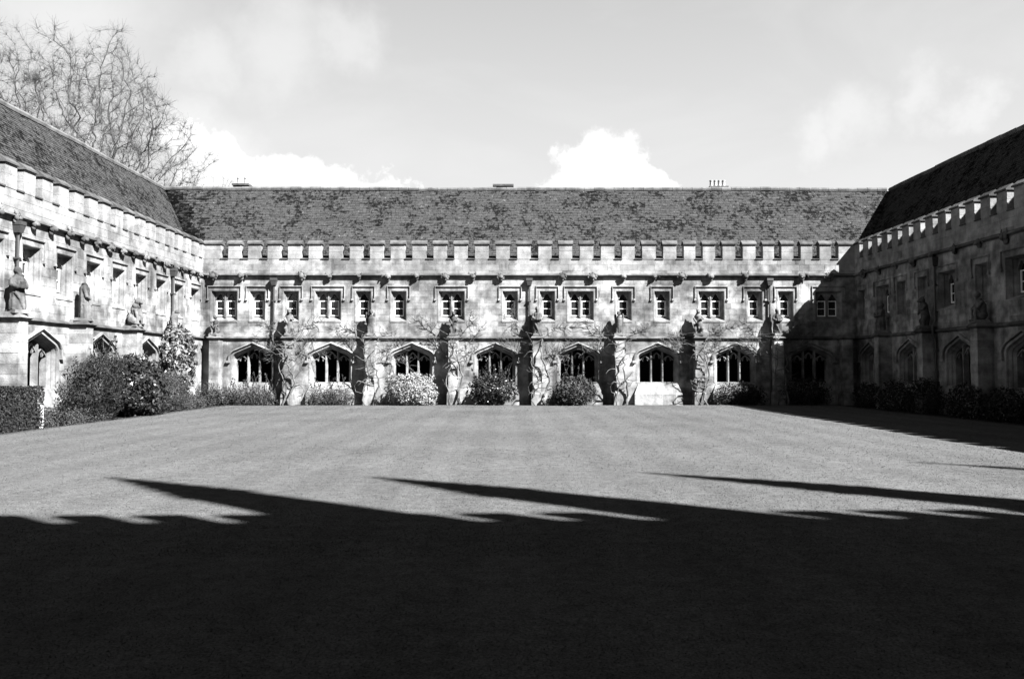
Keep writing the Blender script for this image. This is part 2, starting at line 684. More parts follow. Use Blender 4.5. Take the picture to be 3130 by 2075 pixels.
def arch_hw(z, hw):
    pts = [(Z_SILL, 1.0), (Z_SPR, 1.0), (2.20, 0.985), (2.28, 0.94), (2.34, 0.88), (2.39, 0.80), (Z_APEX, 0.0)]
    if z >= Z_APEX:
        return 0.0
    for (a, b), (c, d) in zip(pts, pts[1:]):
        if a <= z <= c:
            return hw * (b + (d - b) * (z - a) / (c - a))
    return hw


def arch_path(xc, hw, z0):
    zs = [z0, Z_SPR, 2.20, 2.28, 2.34, 2.39]
    left = [(xc - arch_hw(z, hw), z) for z in zs]
    right = [(xc + arch_hw(z, hw), z) for z in reversed(zs)]
    return left + [(xc, Z_APEX)] + right


def window_mesh(w, lights, dp):
    """a square-headed window with splayed stone jambs; parts are made around x = 0, z as in the wall"""
    h = w / 2
    sp, st = 0.16, 0.08                    # splay of jambs and head
    s = MB()
    rings = [(-0.03, -0.03, 0.01), (-0.03, -0.03, -0.016), (0.0, 0.0, -0.016), (0.03, 0.025, 0.0), (0.035, 0.03, 0.05), (sp * 0.5, st * 0.6, dp * 0.5), (sp * 0.62, st * 0.7, dp * 0.5), (sp * 0.62, st * 0.7, dp * 0.66), (sp, st, dp), (sp, st, dp + 0.16)]
    pv = []
    for ox, oz, y in rings:
        pv += [(-h + ox, y, Z_W0), (-h + ox, y, Z_W1 - oz), (h - ox, y, Z_W1 - oz), (h - ox, y, Z_W0)]
    s.faces(pv, [(4 * i + j, 4 * i + j + 1, 4 * i + 5 + j, 4 * i + 4 + j) for i in range(len(rings) - 1) for j in range(3)])
    # cusped light heads as a plate
    inner = w - 2 * sp
    mull = 0.11 if lights == 2 else 0.0
    lw = (inner - mull) / lights
    zt = Z_W1 - st
    cen = []
    for k in range(lights):
        xc = -inner / 2 + lw / 2 + k * (lw + mull)
        cen.append(xc)
        n = 16
        prof = []
        for i in range(n + 1):
            u = -1 + 2 * i / n
            a = abs(u)
            z = zt - 0.05 - 0.30 * (a ** 1.9)
            z -= 0.055 * max(0.0, 1 - abs(a - 0.55) / 0.13)      # the cusp
            prof.append((xc + u * lw / 2, z))
        for i in range(n):
            (xa, za), (xb, zb) = prof[i], prof[i + 1]
            s.hexa([(xa, dp - 0.03, za), (xb, dp - 0.03, zb), (xb, dp + 0.09, zb), (xa, dp + 0.09, za),
                    (xa, dp - 0.03, zt + 0.01), (xb, dp - 0.03, zt + 0.01), (xb, dp + 0.09, zt + 0.01), (xa, dp + 0.09, zt + 0.01)])
    surround = s.mesh('window', 'trim')
    parts = []
    sl = MB()
    sl.hexa([(-h - 0.01, -0.03, Z_W0 - 0.05), (h + 0.01, -0.03, Z_W0 - 0.05), (h + 0.01, dp + 0.12, Z_W0 - 0.05), (-h - 0.01, dp + 0.12, Z_W0 - 0.05),
             (-h - 0.01, -0.03, Z_W0 + 0.01), (h + 0.01, -0.03, Z_W0 + 0.01), (inner / 2 + 0.02, dp + 0.12, Z_W0 + 0.22), (-inner / 2 - 0.02, dp + 0.12, Z_W0 + 0.22)])
    parts.append(('sill', sl.mesh('sill', 'trim')))
    hd = MB()
    a, t, zb = h + 0.13, Z_W1 + 0.19, Z_W1 - 0.36
    hd.sweep([(-a, zb), (-a, t), (a, t), (a, zb)], [(0.0, 0.02), (0.0, -0.06), (0.018, -0.065), (0.06, 0.02)])
    for sx in (-1, 1):
        hd.frustum(sx * a - 0.055, sx * a + 0.055, -0.08, 0.02, zb - 0.09, zb + 0.005, 0.012, 0.02, 0.0)
    parts.append(('hood_mould', hd.mesh('hood_mould', 'trim')))
    zs = Z_W0 + 0.17
    if lights == 2:
        mm = MB()
        mm.hexa([(-0.03, dp - 0.06, zs), (0.03, dp - 0.06, zs), (mull / 2, dp + 0.10, zs), (-mull / 2, dp + 0.10, zs),
                 (-0.03, dp - 0.06, zt), (0.03, dp - 0.06, zt), (mull / 2, dp + 0.10, zt), (-mull / 2, dp + 0.10, zt)])
        parts.append(('mullion', mm.mesh('mullion', 'trim')))
    zm, zq = Z_W0 + 0.93, Z_W0 + 0.58
    zb2 = Z_W0 + 0.235
    for xc in cen:
        c = MB()
        g = lw / 2
        fw = 0.036
        y0, y1 = dp + 0.05, dp + 0.10
        c.box(xc - g, xc - g + fw, y0, y1, zb2, zm + fw)
        c.box(xc + g - fw, xc + g, y0, y1, zb2, zm + fw)
        c.box(xc - g + fw, xc + g - fw, y0 + 0.003, y1, zb2, zb2 + 0.05)
        c.box(xc - g + fw, xc + g - fw, y0 + 0.003, y1, zm, zm + fw - 0.003)
        c.box(xc - g + fw, xc + g - fw, y0 + 0.006, y1, zq, zq + 0.025)
        parts.append(('casement', c.mesh('casement', 'white')))
        for (za, zb_) in ((zb2 + 0.05, zq), (zq + 0.025, zm), (zm + fw, zt)):
            p = MB()
            p.box(xc - g + 0.002, xc + g - 0.002, dp + 0.085, dp + 0.093, za, zb_)
            parts.append(('pane', p.mesh('pane', 'glass')))
    return surround, parts


def arch_mesh(hw):
    s = MB()
    path = arch_path(0, hw, Z_SILL)
    s.sweep(path, [(0.06, -0.022), (-0.012, -0.022), (-0.03, 0.02), (-0.03, 0.05), (-0.09, 0.14), (-0.09, 0.17), (-0.15, 0.26), (-0.15, 0.48), (0.02, 0.48), (0.06, 0.01)])
    surround = s.mesh('arched_opening', 'trim')
    parts = []
    hd = MB()
    hp = [(x, z) for x, z in arch_path(0, hw + 0.02, 2.02)]
    hd.sweep(hp, [(0.085, 0.02), (0.085, -0.075), (0.10, -0.10), (0.155, -0.07), (0.17, 0.02)])
    for sx in (-1, 1):
        hd.frustum(sx * (hw + 0.15) - 0.09, sx * (hw + 0.15) + 0.09, -0.12, 0.02, 1.92, 2.03, 0.015, 0.02, 0.0)
    parts.append(('hood_mould', hd.mesh('hood_mould', 'trim')))
    ih = hw - 0.15
    lw = 2 * ih / 3
    y0, y1 = 0.27, 0.42
    for k in (-1, 1):
        xm = k * lw / 2
        m = MB()
        zt = Z_APEX - 0.16 - (Z_APEX - 2.39) * (abs(xm) / (0.8 * hw)) + 0.06
        m.hexa([(xm - 0.03, y0 - 0.04, Z_SILL), (xm + 0.03, y0 - 0.04, Z_SILL), (xm + 0.055, y1, Z_SILL), (xm - 0.055, y1, Z_SILL),
                (xm - 0.03, y0 - 0.04, zt), (xm + 0.03, y0 - 0.04, zt), (xm + 0.055, y1, zt), (xm - 0.055, y1, zt)])
        parts.append(('mullion', m.mesh('mullion', 'trim')))
    for k in (-1, 0, 1):
        xc = k * lw
        t = MB()
        zb = 2.10 if k == 0 else 2.02
        ht = 0.26 if k == 0 else 0.20
        pts = []
        n = 14
        for i in range(n + 1):
            u = -1 + 2 * i / n
            a = abs(u)
            sag = 1 - a ** 1.15
            z = zb + ht * sag
            pts.append((xc + u * (lw / 2 - 0.02), z))
        t.sweep(pts, [(0.0, y0), (0.045, y0), (0.045, y1 - 0.04), (0.0, y1 - 0.04)])
        for sx in (-1, 1):                   # cusps hanging inside the head
            x1 = xc + sx * lw * 0.27
            zc = zb + ht * 0.44
            t.sweep([(x1 + sx * lw * 0.05, zc - 0.02), (x1 - sx * 0.03, zc - 0.085), (x1 - sx * lw * 0.12, zc + 0.06)][::sx], [(-0.014, y0 + 0.03), (0.014, y0 + 0.03), (0.014, y0 + 0.09), (-0.014, y0 + 0.09)])
        parts.append(('tracery_head', t.mesh('tracery_head', 'trim')))
    ap = MB()                                # weathered sill and battered apron below the opening
    a0, a1 = hw + 0.02, hw + 0.16
    ap.hexa([(-a1, -0.17, 0.46), (a1, -0.17, 0.46), (a1, 0.3, 0.46), (-a1, 0.3, 0.46),
             (-a0 + 0.05, -0.02, 0.955), (a0 - 0.05, -0.02, 0.955), (a0 - 0.05, 0.3, 0.99), (-a0 + 0.05, 0.3, 0.99)])
    parts.append(('apron', ap.mesh('apron', 'trim')))
    ap = MB()
    ap.box(-a0 - 0.02, a0 + 0.02, 0.02, 0.48, 0.985, 1.03)
    parts.append(('sill', ap.mesh('sill', 'trim')))
    pl = MB()
    x = -a1
    while x < a1 - 0.05:
        x2 = min(a1, x + R.uniform(0.35, 0.6))
        if a1 - x2 < 0.15:
            x2 = a1
        pl.cur = R.uniform(-0.3, 0.05)
        pl.box(x + 0.004, x2 - 0.004, -0.205 - R.uniform(0, 0.02), 0.1, -0.04, 0.452)
        x = x2
    parts.append(('plinth', pl.mesh('plinth', 'stone')))
    return surround, parts


def boss_mesh(kind):
    """a carved grotesque head jutting out from the cornice"""
    s = MB()
    rr = random.Random(70 + kind)
    s.ball((0, -0.14, 0.0), (0.15, 0.17, 0.14))
    s.ball((0.02, -0.28, -0.03), (0.09, 0.10, 0.075))
    s.ball((0.0, -0.05, -0.12), (0.11, 0.12, 0.12))
    if kind % 4 == 0:
        for sx in (-1, 1):
            s.tube([(sx * 0.10, -0.14, 0.08), (sx * 0.17, -0.13, 0.15), (sx * 0.16, -0.12, 0.22)], [0.05, 0.04, 0.02], 6)
            s.ball((sx * 0.06, -0.29, 0.05), 0.035)
    elif kind % 4 == 1:
        for k in range(9):
            t = k / 9 * 2 * math.pi
            s.ball((0.17 * math.cos(t), -0.14, 0.15 * math.sin(t)), 0.07, 7, 5)
    elif kind % 4 == 2:
        for sx in (-1, 1):
            s.tube([(sx * 0.05, -0.10, 0.05), (sx * 0.22, -0.08, 0.06), (sx * 0.27, -0.10, -0.08)], [0.06, 0.06, 0.03], 6)
        s.ball((0, -0.36, -0.08), (0.05, 0.07, 0.04))
    else:
        for k in range(5):
            s.ball((rr.uniform(-0.15, 0.15), -0.16 + rr.uniform(-0.1, 0.04), rr.uniform(-0.10, 0.14)), rr.uniform(0.05, 0.09), 7, 5)
    return s.mesh('carved_boss', 'carving', True)


BOSS = [boss_mesh(k) for k in range(4)]
WIN = {}
ARCH = {}


def remesh(o, vox, smooth=2):
    m = o.modifiers.new('remesh', 'REMESH')
    m.mode = 'VOXEL'
    m.voxel_size = vox
    m.use_smooth_shade = True
    if smooth:
        s = o.modifiers.new('smooth', 'SMOOTH')
        s.iterations = smooth
        s.factor = 0.5


def build_range(root, x0, x1, wins, arches, butts, bosses, pipes, gaps, near, ext0, ext1, seed, tile0=None, tile1=None, dark_end=None, wdepth=0.20):
    """one wing. Local frame: x along the wall, -y towards the court, z up.
    near(x) -> rough viewing distance of wall position x; ext0/ext1: 1 where the roof runs into a valley"""
    rr = random.Random(seed)
    lo, hi = (x0, x1)
    # --- backing wall, course by course round the openings
    def spans(z0, z1, pad=0.0):
        ops = []
        for xc, hw in arches:
            if z1 > Z_SILL + 1e-4 and z0 < Z_APEX - 1e-4:
                ops.append((xc - arch_hw(z0, hw) - pad, xc - arch_hw(z1, hw) - pad, xc + arch_hw(z0, hw) + pad, xc + arch_hw(z1, hw) + pad))
        for xc, w, n in wins:
            if z1 > Z_W0 + 1e-4 and z0 < Z_W1 - 1e-4:
                ops.append((xc - w / 2 - pad, xc - w / 2 - pad, xc + w / 2 + pad, xc + w / 2 + pad))
        ops.sort()
        res = []
        a0 = a1 = lo
        for o in ops:
            res.append((a0, a1, o[0], o[1]))
            a0, a1 = o[2], o[3]
        res.append((a0, a1, hi, hi))
        return res
    wall = MB()
    zs = [-0.06, Z_SILL, Z_SPR, 2.20, 2.28, 2.34, 2.39, Z_APEX, Z_W0, Z_W1, Z_CREN]
    for za, zb in zip(zs, zs[1:]):
        for (a0, a1, b0, b1) in spans(za, zb):
            th = 0.5 if za < 6 else 0.4
            wall.hexa([(a0, 0, za), (b0, 0, za), (b0, th, za), (a0, th, za), (a1, 0, zb), (b1, 0, zb), (b1, th, zb), (a1, th, zb)])
    wall.build('wall', 'stone', root)
    # --- ashlar facing: each block stands proud by its own few millimetres
    blocks = []
    for ci, (za, zb) in enumerate(zip(COURSES, COURSES[1:])):
        top = za >= Z_COR - 0.01
        g = 0.0016
        for (a0, a1, b0, b1) in spans(za, zb, 0.03 if (2.1 < za < 2.5) else 0.0):
            L0 = max(a0, a1)
            R0 = min(b0, b1)
            if R0 - L0 < 0.03:
                continue
            cuts = [None]
            x = L0
            xs = []
            bl = rr.uniform(0.2, 0.6)
            while x + bl < R0 - 0.14:
                x += bl
                xs.append(x)
                bl = rr.uniform(0.34, 0.78) * (1.15 if top else 1.0)
            prev0, prev1 = a0, a1
            for k in range(len(xs) + 1):
                if k < len(xs):
                    n0 = n1 = xs[k]
                else:
                    n0, n1 = b0, b1
                pr = 0.005 + rr.random() * 0.005
                tone = rr.gauss(0, 0.035 if top else 0.08)
                if rr.random() < (0.03 if top else 0.10):
                    tone -= rr.uniform(0.12, 0.32)
                if rr.random() < 0.08:
                    tone += 0.14
                blocks.append((((prev0 + prev1 + n0 + n1) / 4, za), (prev0 + g, n0 - g, prev1 + g, n1 - g, za + g, zb - g, pr), tone))
                prev0, prev1 = n0, n1

    def block_into(mb, b):
        p0, q0, p1, q1, za, zb, pr = b[1]
        mb.cur = b[2]
        e = 0.004
        mb.faces([(p0, 0, za), (q0, 0, za), (q1, 0, zb), (p1, 0, zb),
                  (p0 + e, -pr, za + e), (q0 - e, -pr, za + e), (q1 - e, -pr, zb - e), (p1 + e, -pr, zb - e)],
                 [(4, 5, 6, 7), (0, 1, 5, 4), (1, 2, 6, 5), (2, 3, 7, 6), (3, 0, 4, 7)])

    def area(b):
        p0, q0, p1, q1, za, zb, pr = b[1]
        d, vis = near((p0 + q0) / 2)
        return vis * (q0 - p0) * (zb - za) / d ** 2
    order = sorted(range(len(blocks)), key=lambda i: -area(blocks[i]))
    top300 = set(order[:300])
    rest = MB()
    for i, b in enumerate(blocks):
        if i in top300:
            m = MB()
            block_into(m, b)
            m.build('stone_block', 'parapet' if b[0][1] >= Z_COR - 0.01 else 'stone', root)
        else:
            block_into(rest, b)
    rest.build('stone_facing', 'stone', root, kind='stuff')
    # --- cloister walk and rooms behind the wall
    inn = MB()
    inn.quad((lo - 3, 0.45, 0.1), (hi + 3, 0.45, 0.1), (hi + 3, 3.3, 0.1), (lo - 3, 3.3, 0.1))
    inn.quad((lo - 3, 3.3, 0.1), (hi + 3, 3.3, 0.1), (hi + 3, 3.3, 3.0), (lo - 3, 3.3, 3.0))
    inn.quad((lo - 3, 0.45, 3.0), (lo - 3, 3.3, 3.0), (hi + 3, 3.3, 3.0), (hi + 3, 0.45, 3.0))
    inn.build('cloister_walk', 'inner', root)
    # --- string course and cornice
    bl = sorted(butts)
    st = MB()
    prof = [(0.03, Z_STR + 0.14), (-0.10, Z_STR + 0.055), (-0.11, Z_STR + 0.02), (-0.03, Z_STR - 0.05), (0.03, Z_STR - 0.05)]
    x = lo
    while x < hi - 0.01:
        x2 = min(hi, x + rr.uniform(0.8, 1.3))
        st.cur = rr.uniform(-0.4, -0.05)
        st.extrude_x([(y - (rr.uniform(0, 0.008) if y < 0 else 0), z + rr.uniform(-0.003, 0.003)) for y, z in prof], x, x2)
        x = x2
    st.build('string_course', 'cornice', root)
    co = MB()
    prof = [(0.03, Z_COR + 0.20), (-0.14, Z_COR + 0.105), (-0.145, Z_COR + 0.06), (-0.03, Z_COR + 0.03), (0.03, Z_COR - 0.01)]
    x = lo
    while x < hi - 0.01:
        x2 = min(hi, x + rr.uniform(0.8, 1.4))
        co.cur = rr.uniform(-0.3, 0.15)
        co.extrude_x([(y - (rr.uniform(0, 0.012) if y < -0.1 else 0), z + rr.uniform(-0.003, 0.003)) for y, z in prof], x, x2)
        x = x2
    co.build('cornice', 'cornice', root)
    # --- battlements
    edges = [lo] + sorted(gaps) + [hi]
    gw = 0.175
    spans_m = []
    for a, b in zip(edges, edges[1:]):
        m0 = a + (gw if a != lo else 0.0)
        m1 = b - (gw if b != hi else 0.0)
        spans_m.append((m0, m1))
    for m0, m1 in spans_m:
        w = m1 - m0
        if w < 0.12:
            continue
        m = MB()
        m.cur = rr.uniform(-0.10, 0.06)
        zj = Z_CREN + rr.uniform(0.28, 0.4)
        m.box(m0, m1, -0.014 - rr.uniform(0, 0.008), 0.36, Z_CREN - 0.02, zj - 0.004)
        m.cur = rr.uniform(-0.08, 0.08)
        m.box(m0 + 0.002, m1 - 0.002, -0.012 - rr.uniform(0, 0.01), 0.36, zj + 0.004, Z_TOP)
        mo = m.build('merlon', 'parapet', root)
        c = MB()
        c.cur = rr.uniform(-0.2, 0.25)
        o = 0.045
        yb = 0.36
        c.hexa([(m0 - o, -0.075, Z_TOP - 0.005), (m1 + o, -0.075, Z_TOP - 0.005), (m1 + o, yb + 0.04, Z_TOP - 0.005), (m0 - o, yb + 0.04, Z_TOP - 0.005),
                (m0 - o, -0.075, Z_TOP + 0.05), (m1 + o, -0.075, Z_TOP + 0.05), (m1 + o, yb + 0.04, Z_TOP + 0.05), (m0 - o, yb + 0.04, Z_TOP + 0.05)], skip=('top',))
        ym = 0.14
        a = [(m0 - o, -0.075, Z_TOP + 0.05), (m1 + o, -0.075, Z_TOP + 0.05), (m1 + o, yb + 0.04, Z_TOP + 0.05), (m0 - o, yb + 0.04, Z_TOP + 0.05)]
        c.faces(a + [(m0 - o, ym, Z_TOP + 0.21), (m1 + o, ym, Z_TOP + 0.21)], [(0, 1, 5, 4), (1, 2, 5), (2, 3, 4, 5), (3, 0, 4)])
        c.build('coping', 'coping', mo)
    for gx in gaps:
        c = MB()
        c.cur = rr.uniform(-0.15, 0.2)
        c.hexa([(gx - gw - 0.015, -0.045, Z_CREN - 0.03), (gx + gw + 0.015, -0.045, Z_CREN - 0.03), (gx + gw - 0.002, 0.38, Z_CREN - 0.03), (gx - gw + 0.002, 0.38, Z_CREN - 0.03),
                (gx - gw - 0.015, -0.045, Z_CREN + 0.01), (gx + gw + 0.015, -0.045, Z_CREN + 0.01), (gx + gw - 0.002, 0.38, Z_CREN + 0.10), (gx - gw + 0.002, 0.38, Z_CREN + 0.10)])
        c.build('crenel_sill', 'coping', root)
    # --- windows and arches
    for xc, w, n in wins:
        key = (round(w, 2), n, wdepth)
        if key not in WIN:
            WIN[key] = window_mesh(*key)
        sme, parts = WIN[key]
        wo = link('window', sme, root, None, (xc, 0, 0))
        for nm, me in parts:
            link(nm, me, wo)
    for xc, hw in arches:
        key = round(hw, 2)
        if key not in ARCH:
            ARCH[key] = arch_mesh(key)
        sme, parts = ARCH[key]
        wo = link('arched_opening', sme, root, None, (xc, 0, 0))
        for nm, me in parts:
            link(nm, me, wo)
    # --- buttresses
    for x in butts:
        b = MB()
        w, d = 0.21, 0.55
        z = 0.62
        while z < Z_STR - 0.02:
            z2 = min(Z_STR - 0.01, z + rr.uniform(0.24, 0.34))
            if Z_STR - z2 < 0.12:
                z2 = Z_STR - 0.01
            b.cur = rr.gauss(0.02, 0.10)
            j = rr.uniform(0, 0.010)
            b.box(x - w - j, x + w + j * 0.6, -d - rr.uniform(0, 0.012), 0.05, z + 0.003, z2 - 0.003)
            z = z2
        b.cur = -0.1
        b.box(x - w + 0.012, x + w - 0.012, -d + 0.012, 0.05, 0.5, Z_STR - 0.02)
        bo = b.build('buttress', 'stone', root)
        p = MB()
        p.cur = rr.uniform(-0.2, 0.0)
        p.box(x - w - 0.07, x + w + 0.07, -d - 0.08, 0.04, -0.05, 0.26)
        p.cur = rr.uniform(-0.2, 0.0)
        p.box(x - w - 0.066, x + w + 0.066, -d - 0.074, 0.04, 0.265, 0.50)
        p.hexa([(x - w - 0.066, -d - 0.074, 0.50), (x + w + 0.066, -d - 0.074, 0.50), (x + w + 0.066, 0.04, 0.50), (x - w - 0.066, 0.04, 0.50),
                (x - w - 0.006, -d - 0.012, 0.62), (x + w + 0.006, -d - 0.012, 0.62), (x + w + 0.006, 0.04, 0.62), (x - w - 0.006, 0.04, 0.62)])
        p.build('plinth', 'stone', bo)
        c = MB()
        c.cur = rr.uniform(-0.3, 0.05)
        o = 0.10
        c.hexa([(x - w - 0.03, -d - 0.03, Z_STR - 0.05), (x + w + 0.03, -d - 0.03, Z_STR - 0.05), (x + w + 0.03, 0.03, Z_STR - 0.05), (x - w - 0.03, 0.03, Z_STR - 0.05),
                (x - w - o, -d - o, Z_STR + 0.02), (x + w + o, -d - o, Z_STR + 0.02), (x + w + o, 0.03, Z_STR + 0.02), (x - w - o, 0.03, Z_STR + 0.02)])
        c.hexa([(x - w - o, -d - o, Z_STR + 0.021), (x + w + o, -d - o, Z_STR + 0.021), (x + w + o, 0.03, Z_STR + 0.021), (x - w - o, 0.03, Z_STR + 0.021),
                (x - w + 0.02, -d + 0.02, Z_STR + 0.17), (x + w - 0.02, -d + 0.02, Z_STR + 0.17), (x + w - 0.02, 0.03, Z_STR + 0.19), (x - w + 0.02, 0.03, Z_STR + 0.19)])
        c.build('cap', 'cornice', bo)
    # --- carved bosses
    for k, x in enumerate(bosses):
        o = link('carved_boss', BOSS[rr.randrange(4)], root, None, (x, -0.05, Z_COR + 0.03 + rr.uniform(-0.03, 0.03)), rr.uniform(-0.3, 0.3))
        s = rr.uniform(0.72, 0.98)
        o.scale = (s * 1.2, s * 0.68, s * rr.uniform(1.05, 1.3))
    # --- rainwater pipes
    for x in pipes:
        p = MB()
        p.tube([(x, -0.10, 0.05), (x, -0.10, 2.7), (x, -0.20, 2.95), (x, -0.20, 3.22), (x, -0.10, 3.45), (x, -0.10, Z_COR - 0.35)], 0.045, 8)
        po = p.build('drainpipe', 'iron', root)
        h = MB()
        h.frustum(x - 0.09, x + 0.09, -0.19, 0.0, Z_COR - 0.40, Z_COR - 0.18, -0.05, -0.05, 0.0)
        h.box(x - 0.15, x + 0.15, -0.25, 0.0, Z_COR - 0.18, Z_COR - 0.07)
        h.build('hopper', 'iron', po)
        for z in (1.1, 2.3, 3.75, 4.75):
            c = MB()
            c.box(x - 0.08, x + 0.08, -0.155, 0.0, z, z + 0.05)
            c.build('bracket', 'iron', po)
    # --- roof
    t0 = x0 if tile0 is None else tile0
    t1 = x1 if tile1 is None else tile1
    rf = MB()
    e0, e1 = (1 if ext0 else 0), (1 if ext1 else 0)
    A = (lo - e0 * ROOF_Y0, ROOF_Y0 + 0.0, ROOF_Z0 - 0.06)
    B = (hi + e1 * ROOF_Y0, ROOF_Y0, ROOF_Z0 - 0.06)
    C = (hi + e1 * RIDGE_D, RIDGE_D, RIDGE_Z - 0.06)
    D = (lo - e0 * RIDGE_D, RIDGE_D, RIDGE_Z - 0.06)
    rf.quad(A, B, C, D)
    yb = 2 * RIDGE_D
    rf.quad(D, C, (hi + e1 * yb, yb, 6.3), (lo - e0 * yb, yb, 6.3))
    rf.quad((hi + e1 * yb, yb, 6.3), (lo - e0 * yb, yb, 6.3), (lo - e0 * yb, yb, -0.05), (hi + e1 * yb, yb, -0.05))
    if not ext0:
        rf.faces([(lo, 0.02, -0.05), (lo, yb, -0.05), (lo, yb, 6.3), D, A, (lo, 0.02, 6.6)], [(0, 1, 2, 3, 4, 5)])
    if not ext1:
        rf.faces([(hi, 0.02, -0.05), (hi, yb, -0.05), (hi, yb, 6.3), C, B, (hi, 0.02, 6.6)], [(0, 1, 2, 3, 4, 5)])
    ro = rf.build('roof', 'slab', root)
    slope = Vector((0, RIDGE_D - ROOF_Y0, RIDGE_Z - ROOF_Z0))
    sl = slope.length
    sd = slope / sl
    nrm = Vector((0, -sd.z, sd.y))
    V, T = [], []
    exp_ = 0.118
    n = int(sl / exp_)
    for k in range(n):
        s0 = k * exp_
        d0 = ROOF_Y0 + sd.y * s0
        xa = t0 - (d0 if ext0 and t0 == lo else 0)
        xb = t1 + (d0 if ext1 and t1 == hi else 0)
        x = xa + rr.uniform(-0.15, 0.0)
        while x < xb:
            w = rr.uniform(0.15, 0.26)
            xl, xr_ = max(x + 0.004, xa), min(x + w - 0.004, xb)
            x += w
            if xr_ - xl < 0.03:
                continue
            th = 0.015 + rr.random() * 0.010
            jit = rr.uniform(-0.012, 0.012)
            b = Vector((0, ROOF_Y0, ROOF_Z0)) + sd * (s0 + jit)
            t = Vector((0, ROOF_Y0, ROOF_Z0)) + sd * (s0 + exp_ + 0.03)
            sag = Vector((0, 0, 0.045 * mnoise.noise(Vector((x * 0.22 + seed, d0 * 0.5, 0.0)))))
            b = b + sag
            t = t + sag
            bf = b + nrm * th
            tf = t + nrm * 0.004
            V += [(xl, bf.y, bf.z), (xr_, bf.y, bf.z), (xr_, tf.y, tf.z), (xl, tf.y, tf.z),
                  (xl, b.y, b.z), (xr_, b.y, b.z), (xr_, bf.y, bf.z), (xl, bf.y, bf.z)]
            tn = rr.gauss(0, 0.12)
            if dark_end is not None:          # moss where the two roofs meet in the valley
                dv = abs((xl + xr_) / 2 - (lo - d0 if dark_end == 0 else hi + d0))
                if dv < 0.85 + 0.5 * mnoise.noise(Vector((d0 * 1.5, xl, 2.0))):
                    tn -= 0.6
            T += [tn, tn]
    np_mesh('roof_tiles', 'tile', np.array(V), 4, T, ro, 'stuff')
    rt = MB()
    rt.tube([(-0.24, 0, -0.02), (0.24, 0, -0.02)], 0.13, 8)
    rme = rt.mesh('ridge_tile', 'ridge')
    xa, xb = t0 - (RIDGE_D if ext0 and t0 == lo else 0), t1 + (RIDGE_D if ext1 and t1 == hi else 0)
    x = xa + 0.24
    while x < xb:
        link('ridge_tile', rme, ro, None, (x, RIDGE_D, RIDGE_Z + 0.02 + rr.uniform(-0.012, 0.012) + 0.045 * mnoise.noise(Vector((x * 0.22 + seed, RIDGE_D * 0.5, 0.0)))))
        x += 0.495
    return ro


# ---- back wing
D2S = 1.3235
back = thing('cloister_range', 'sunlit stone cloister range closing the far side of the lawn', 'building', (0, YW, 0), 0.0, 'ranges round the cloister court')
b_wins = [(bx((a + b) / 2), (1.24 if n == 2 else 0.75), n) for a, b, n in
          [(644.7, 725.6, 2), (761, 811.7, 1), (864, 914, 1), (960, 1043.5, 2), (1086, 1134, 1), (1193, 1242, 1), (1338.5, 1421, 2), (1535, 1583, 1),
           (1647.7, 1698, 1), (1734, 1816.5, 2), (1883, 1931.5, 1), (2000.6, 2048.7, 1), (2136.7, 2216, 2), (2286.7, 2332.6, 1), (2382.5, 2427.4, 1), (2500, 2573.7, 2)]]
b_arch = [(bx(s), 0.95) for s in (773, 1012, 1259.5, 1513.7, 1767.5, 2011, 2249, 2480.7)]
b_butt = [bx(s) * 0.985 for s in (655, 879, 1130, 1385, 1643, 1895, 2141, 2384, 2596)]
b_boss = [bx(s) for s in (652, 738, 923, 1006, 1096.6, 1184, 1272, 1359.5, 1445, 1529.5, 1720, 1811, 1906, 2001, 2085, 2173, 2279, 2454, 2537)]
b_pipe = [bx(s) for s in (838, 1618, 2354)]
b_gaps = [bx(s * D2S) for s in (517, 563, 608, 655, 703, 750, 798, 845, 893, 943, 992, 1040, 1088, 1137, 1186, 1235, 1283, 1331, 1380, 1429, 1476, 1525,
                                1573, 1617, 1663, 1710, 1757, 1800, 1845, 1889, 1933)]
b_roof = build_range(back, XL, XR, b_wins, b_arch, b_butt, b_boss, b_pipe, b_gaps, lambda x: (YW, 1.0), 1, 1, 21, dark_end=0)

# ---- left wing (faces the sun)
left = thing('cloister_range', 'bright sunlit stone wing on the left edge of the lawn', 'building', (XL, 0, 0), math.pi / 2, 'ranges round the cloister court')
l_wins = [(36.65 - 1.8 * k, 0.95, 1) for k in range(14)]
l_arch = [(35.4 - 3.6 * k, 0.95) for k in range(7)]
l_butt = [33.6 - 3.6 * k for k in range(7)]
l_boss = [36.9 - 0.92 * k for k in range(26)]
l_pipe = [34.0, 23.2]
l_gaps = [37.2 - 0.92 * k for k in range(28)]
build_range(left, 0.6, YW, l_wins, l_arch, l_butt, l_boss, l_pipe, l_gaps,
            lambda x: (math.hypot(x, 14), 1.0 if x > 21.5 else 0.01), 0, 1, 22, tile0=9.0, wdepth=0.27)

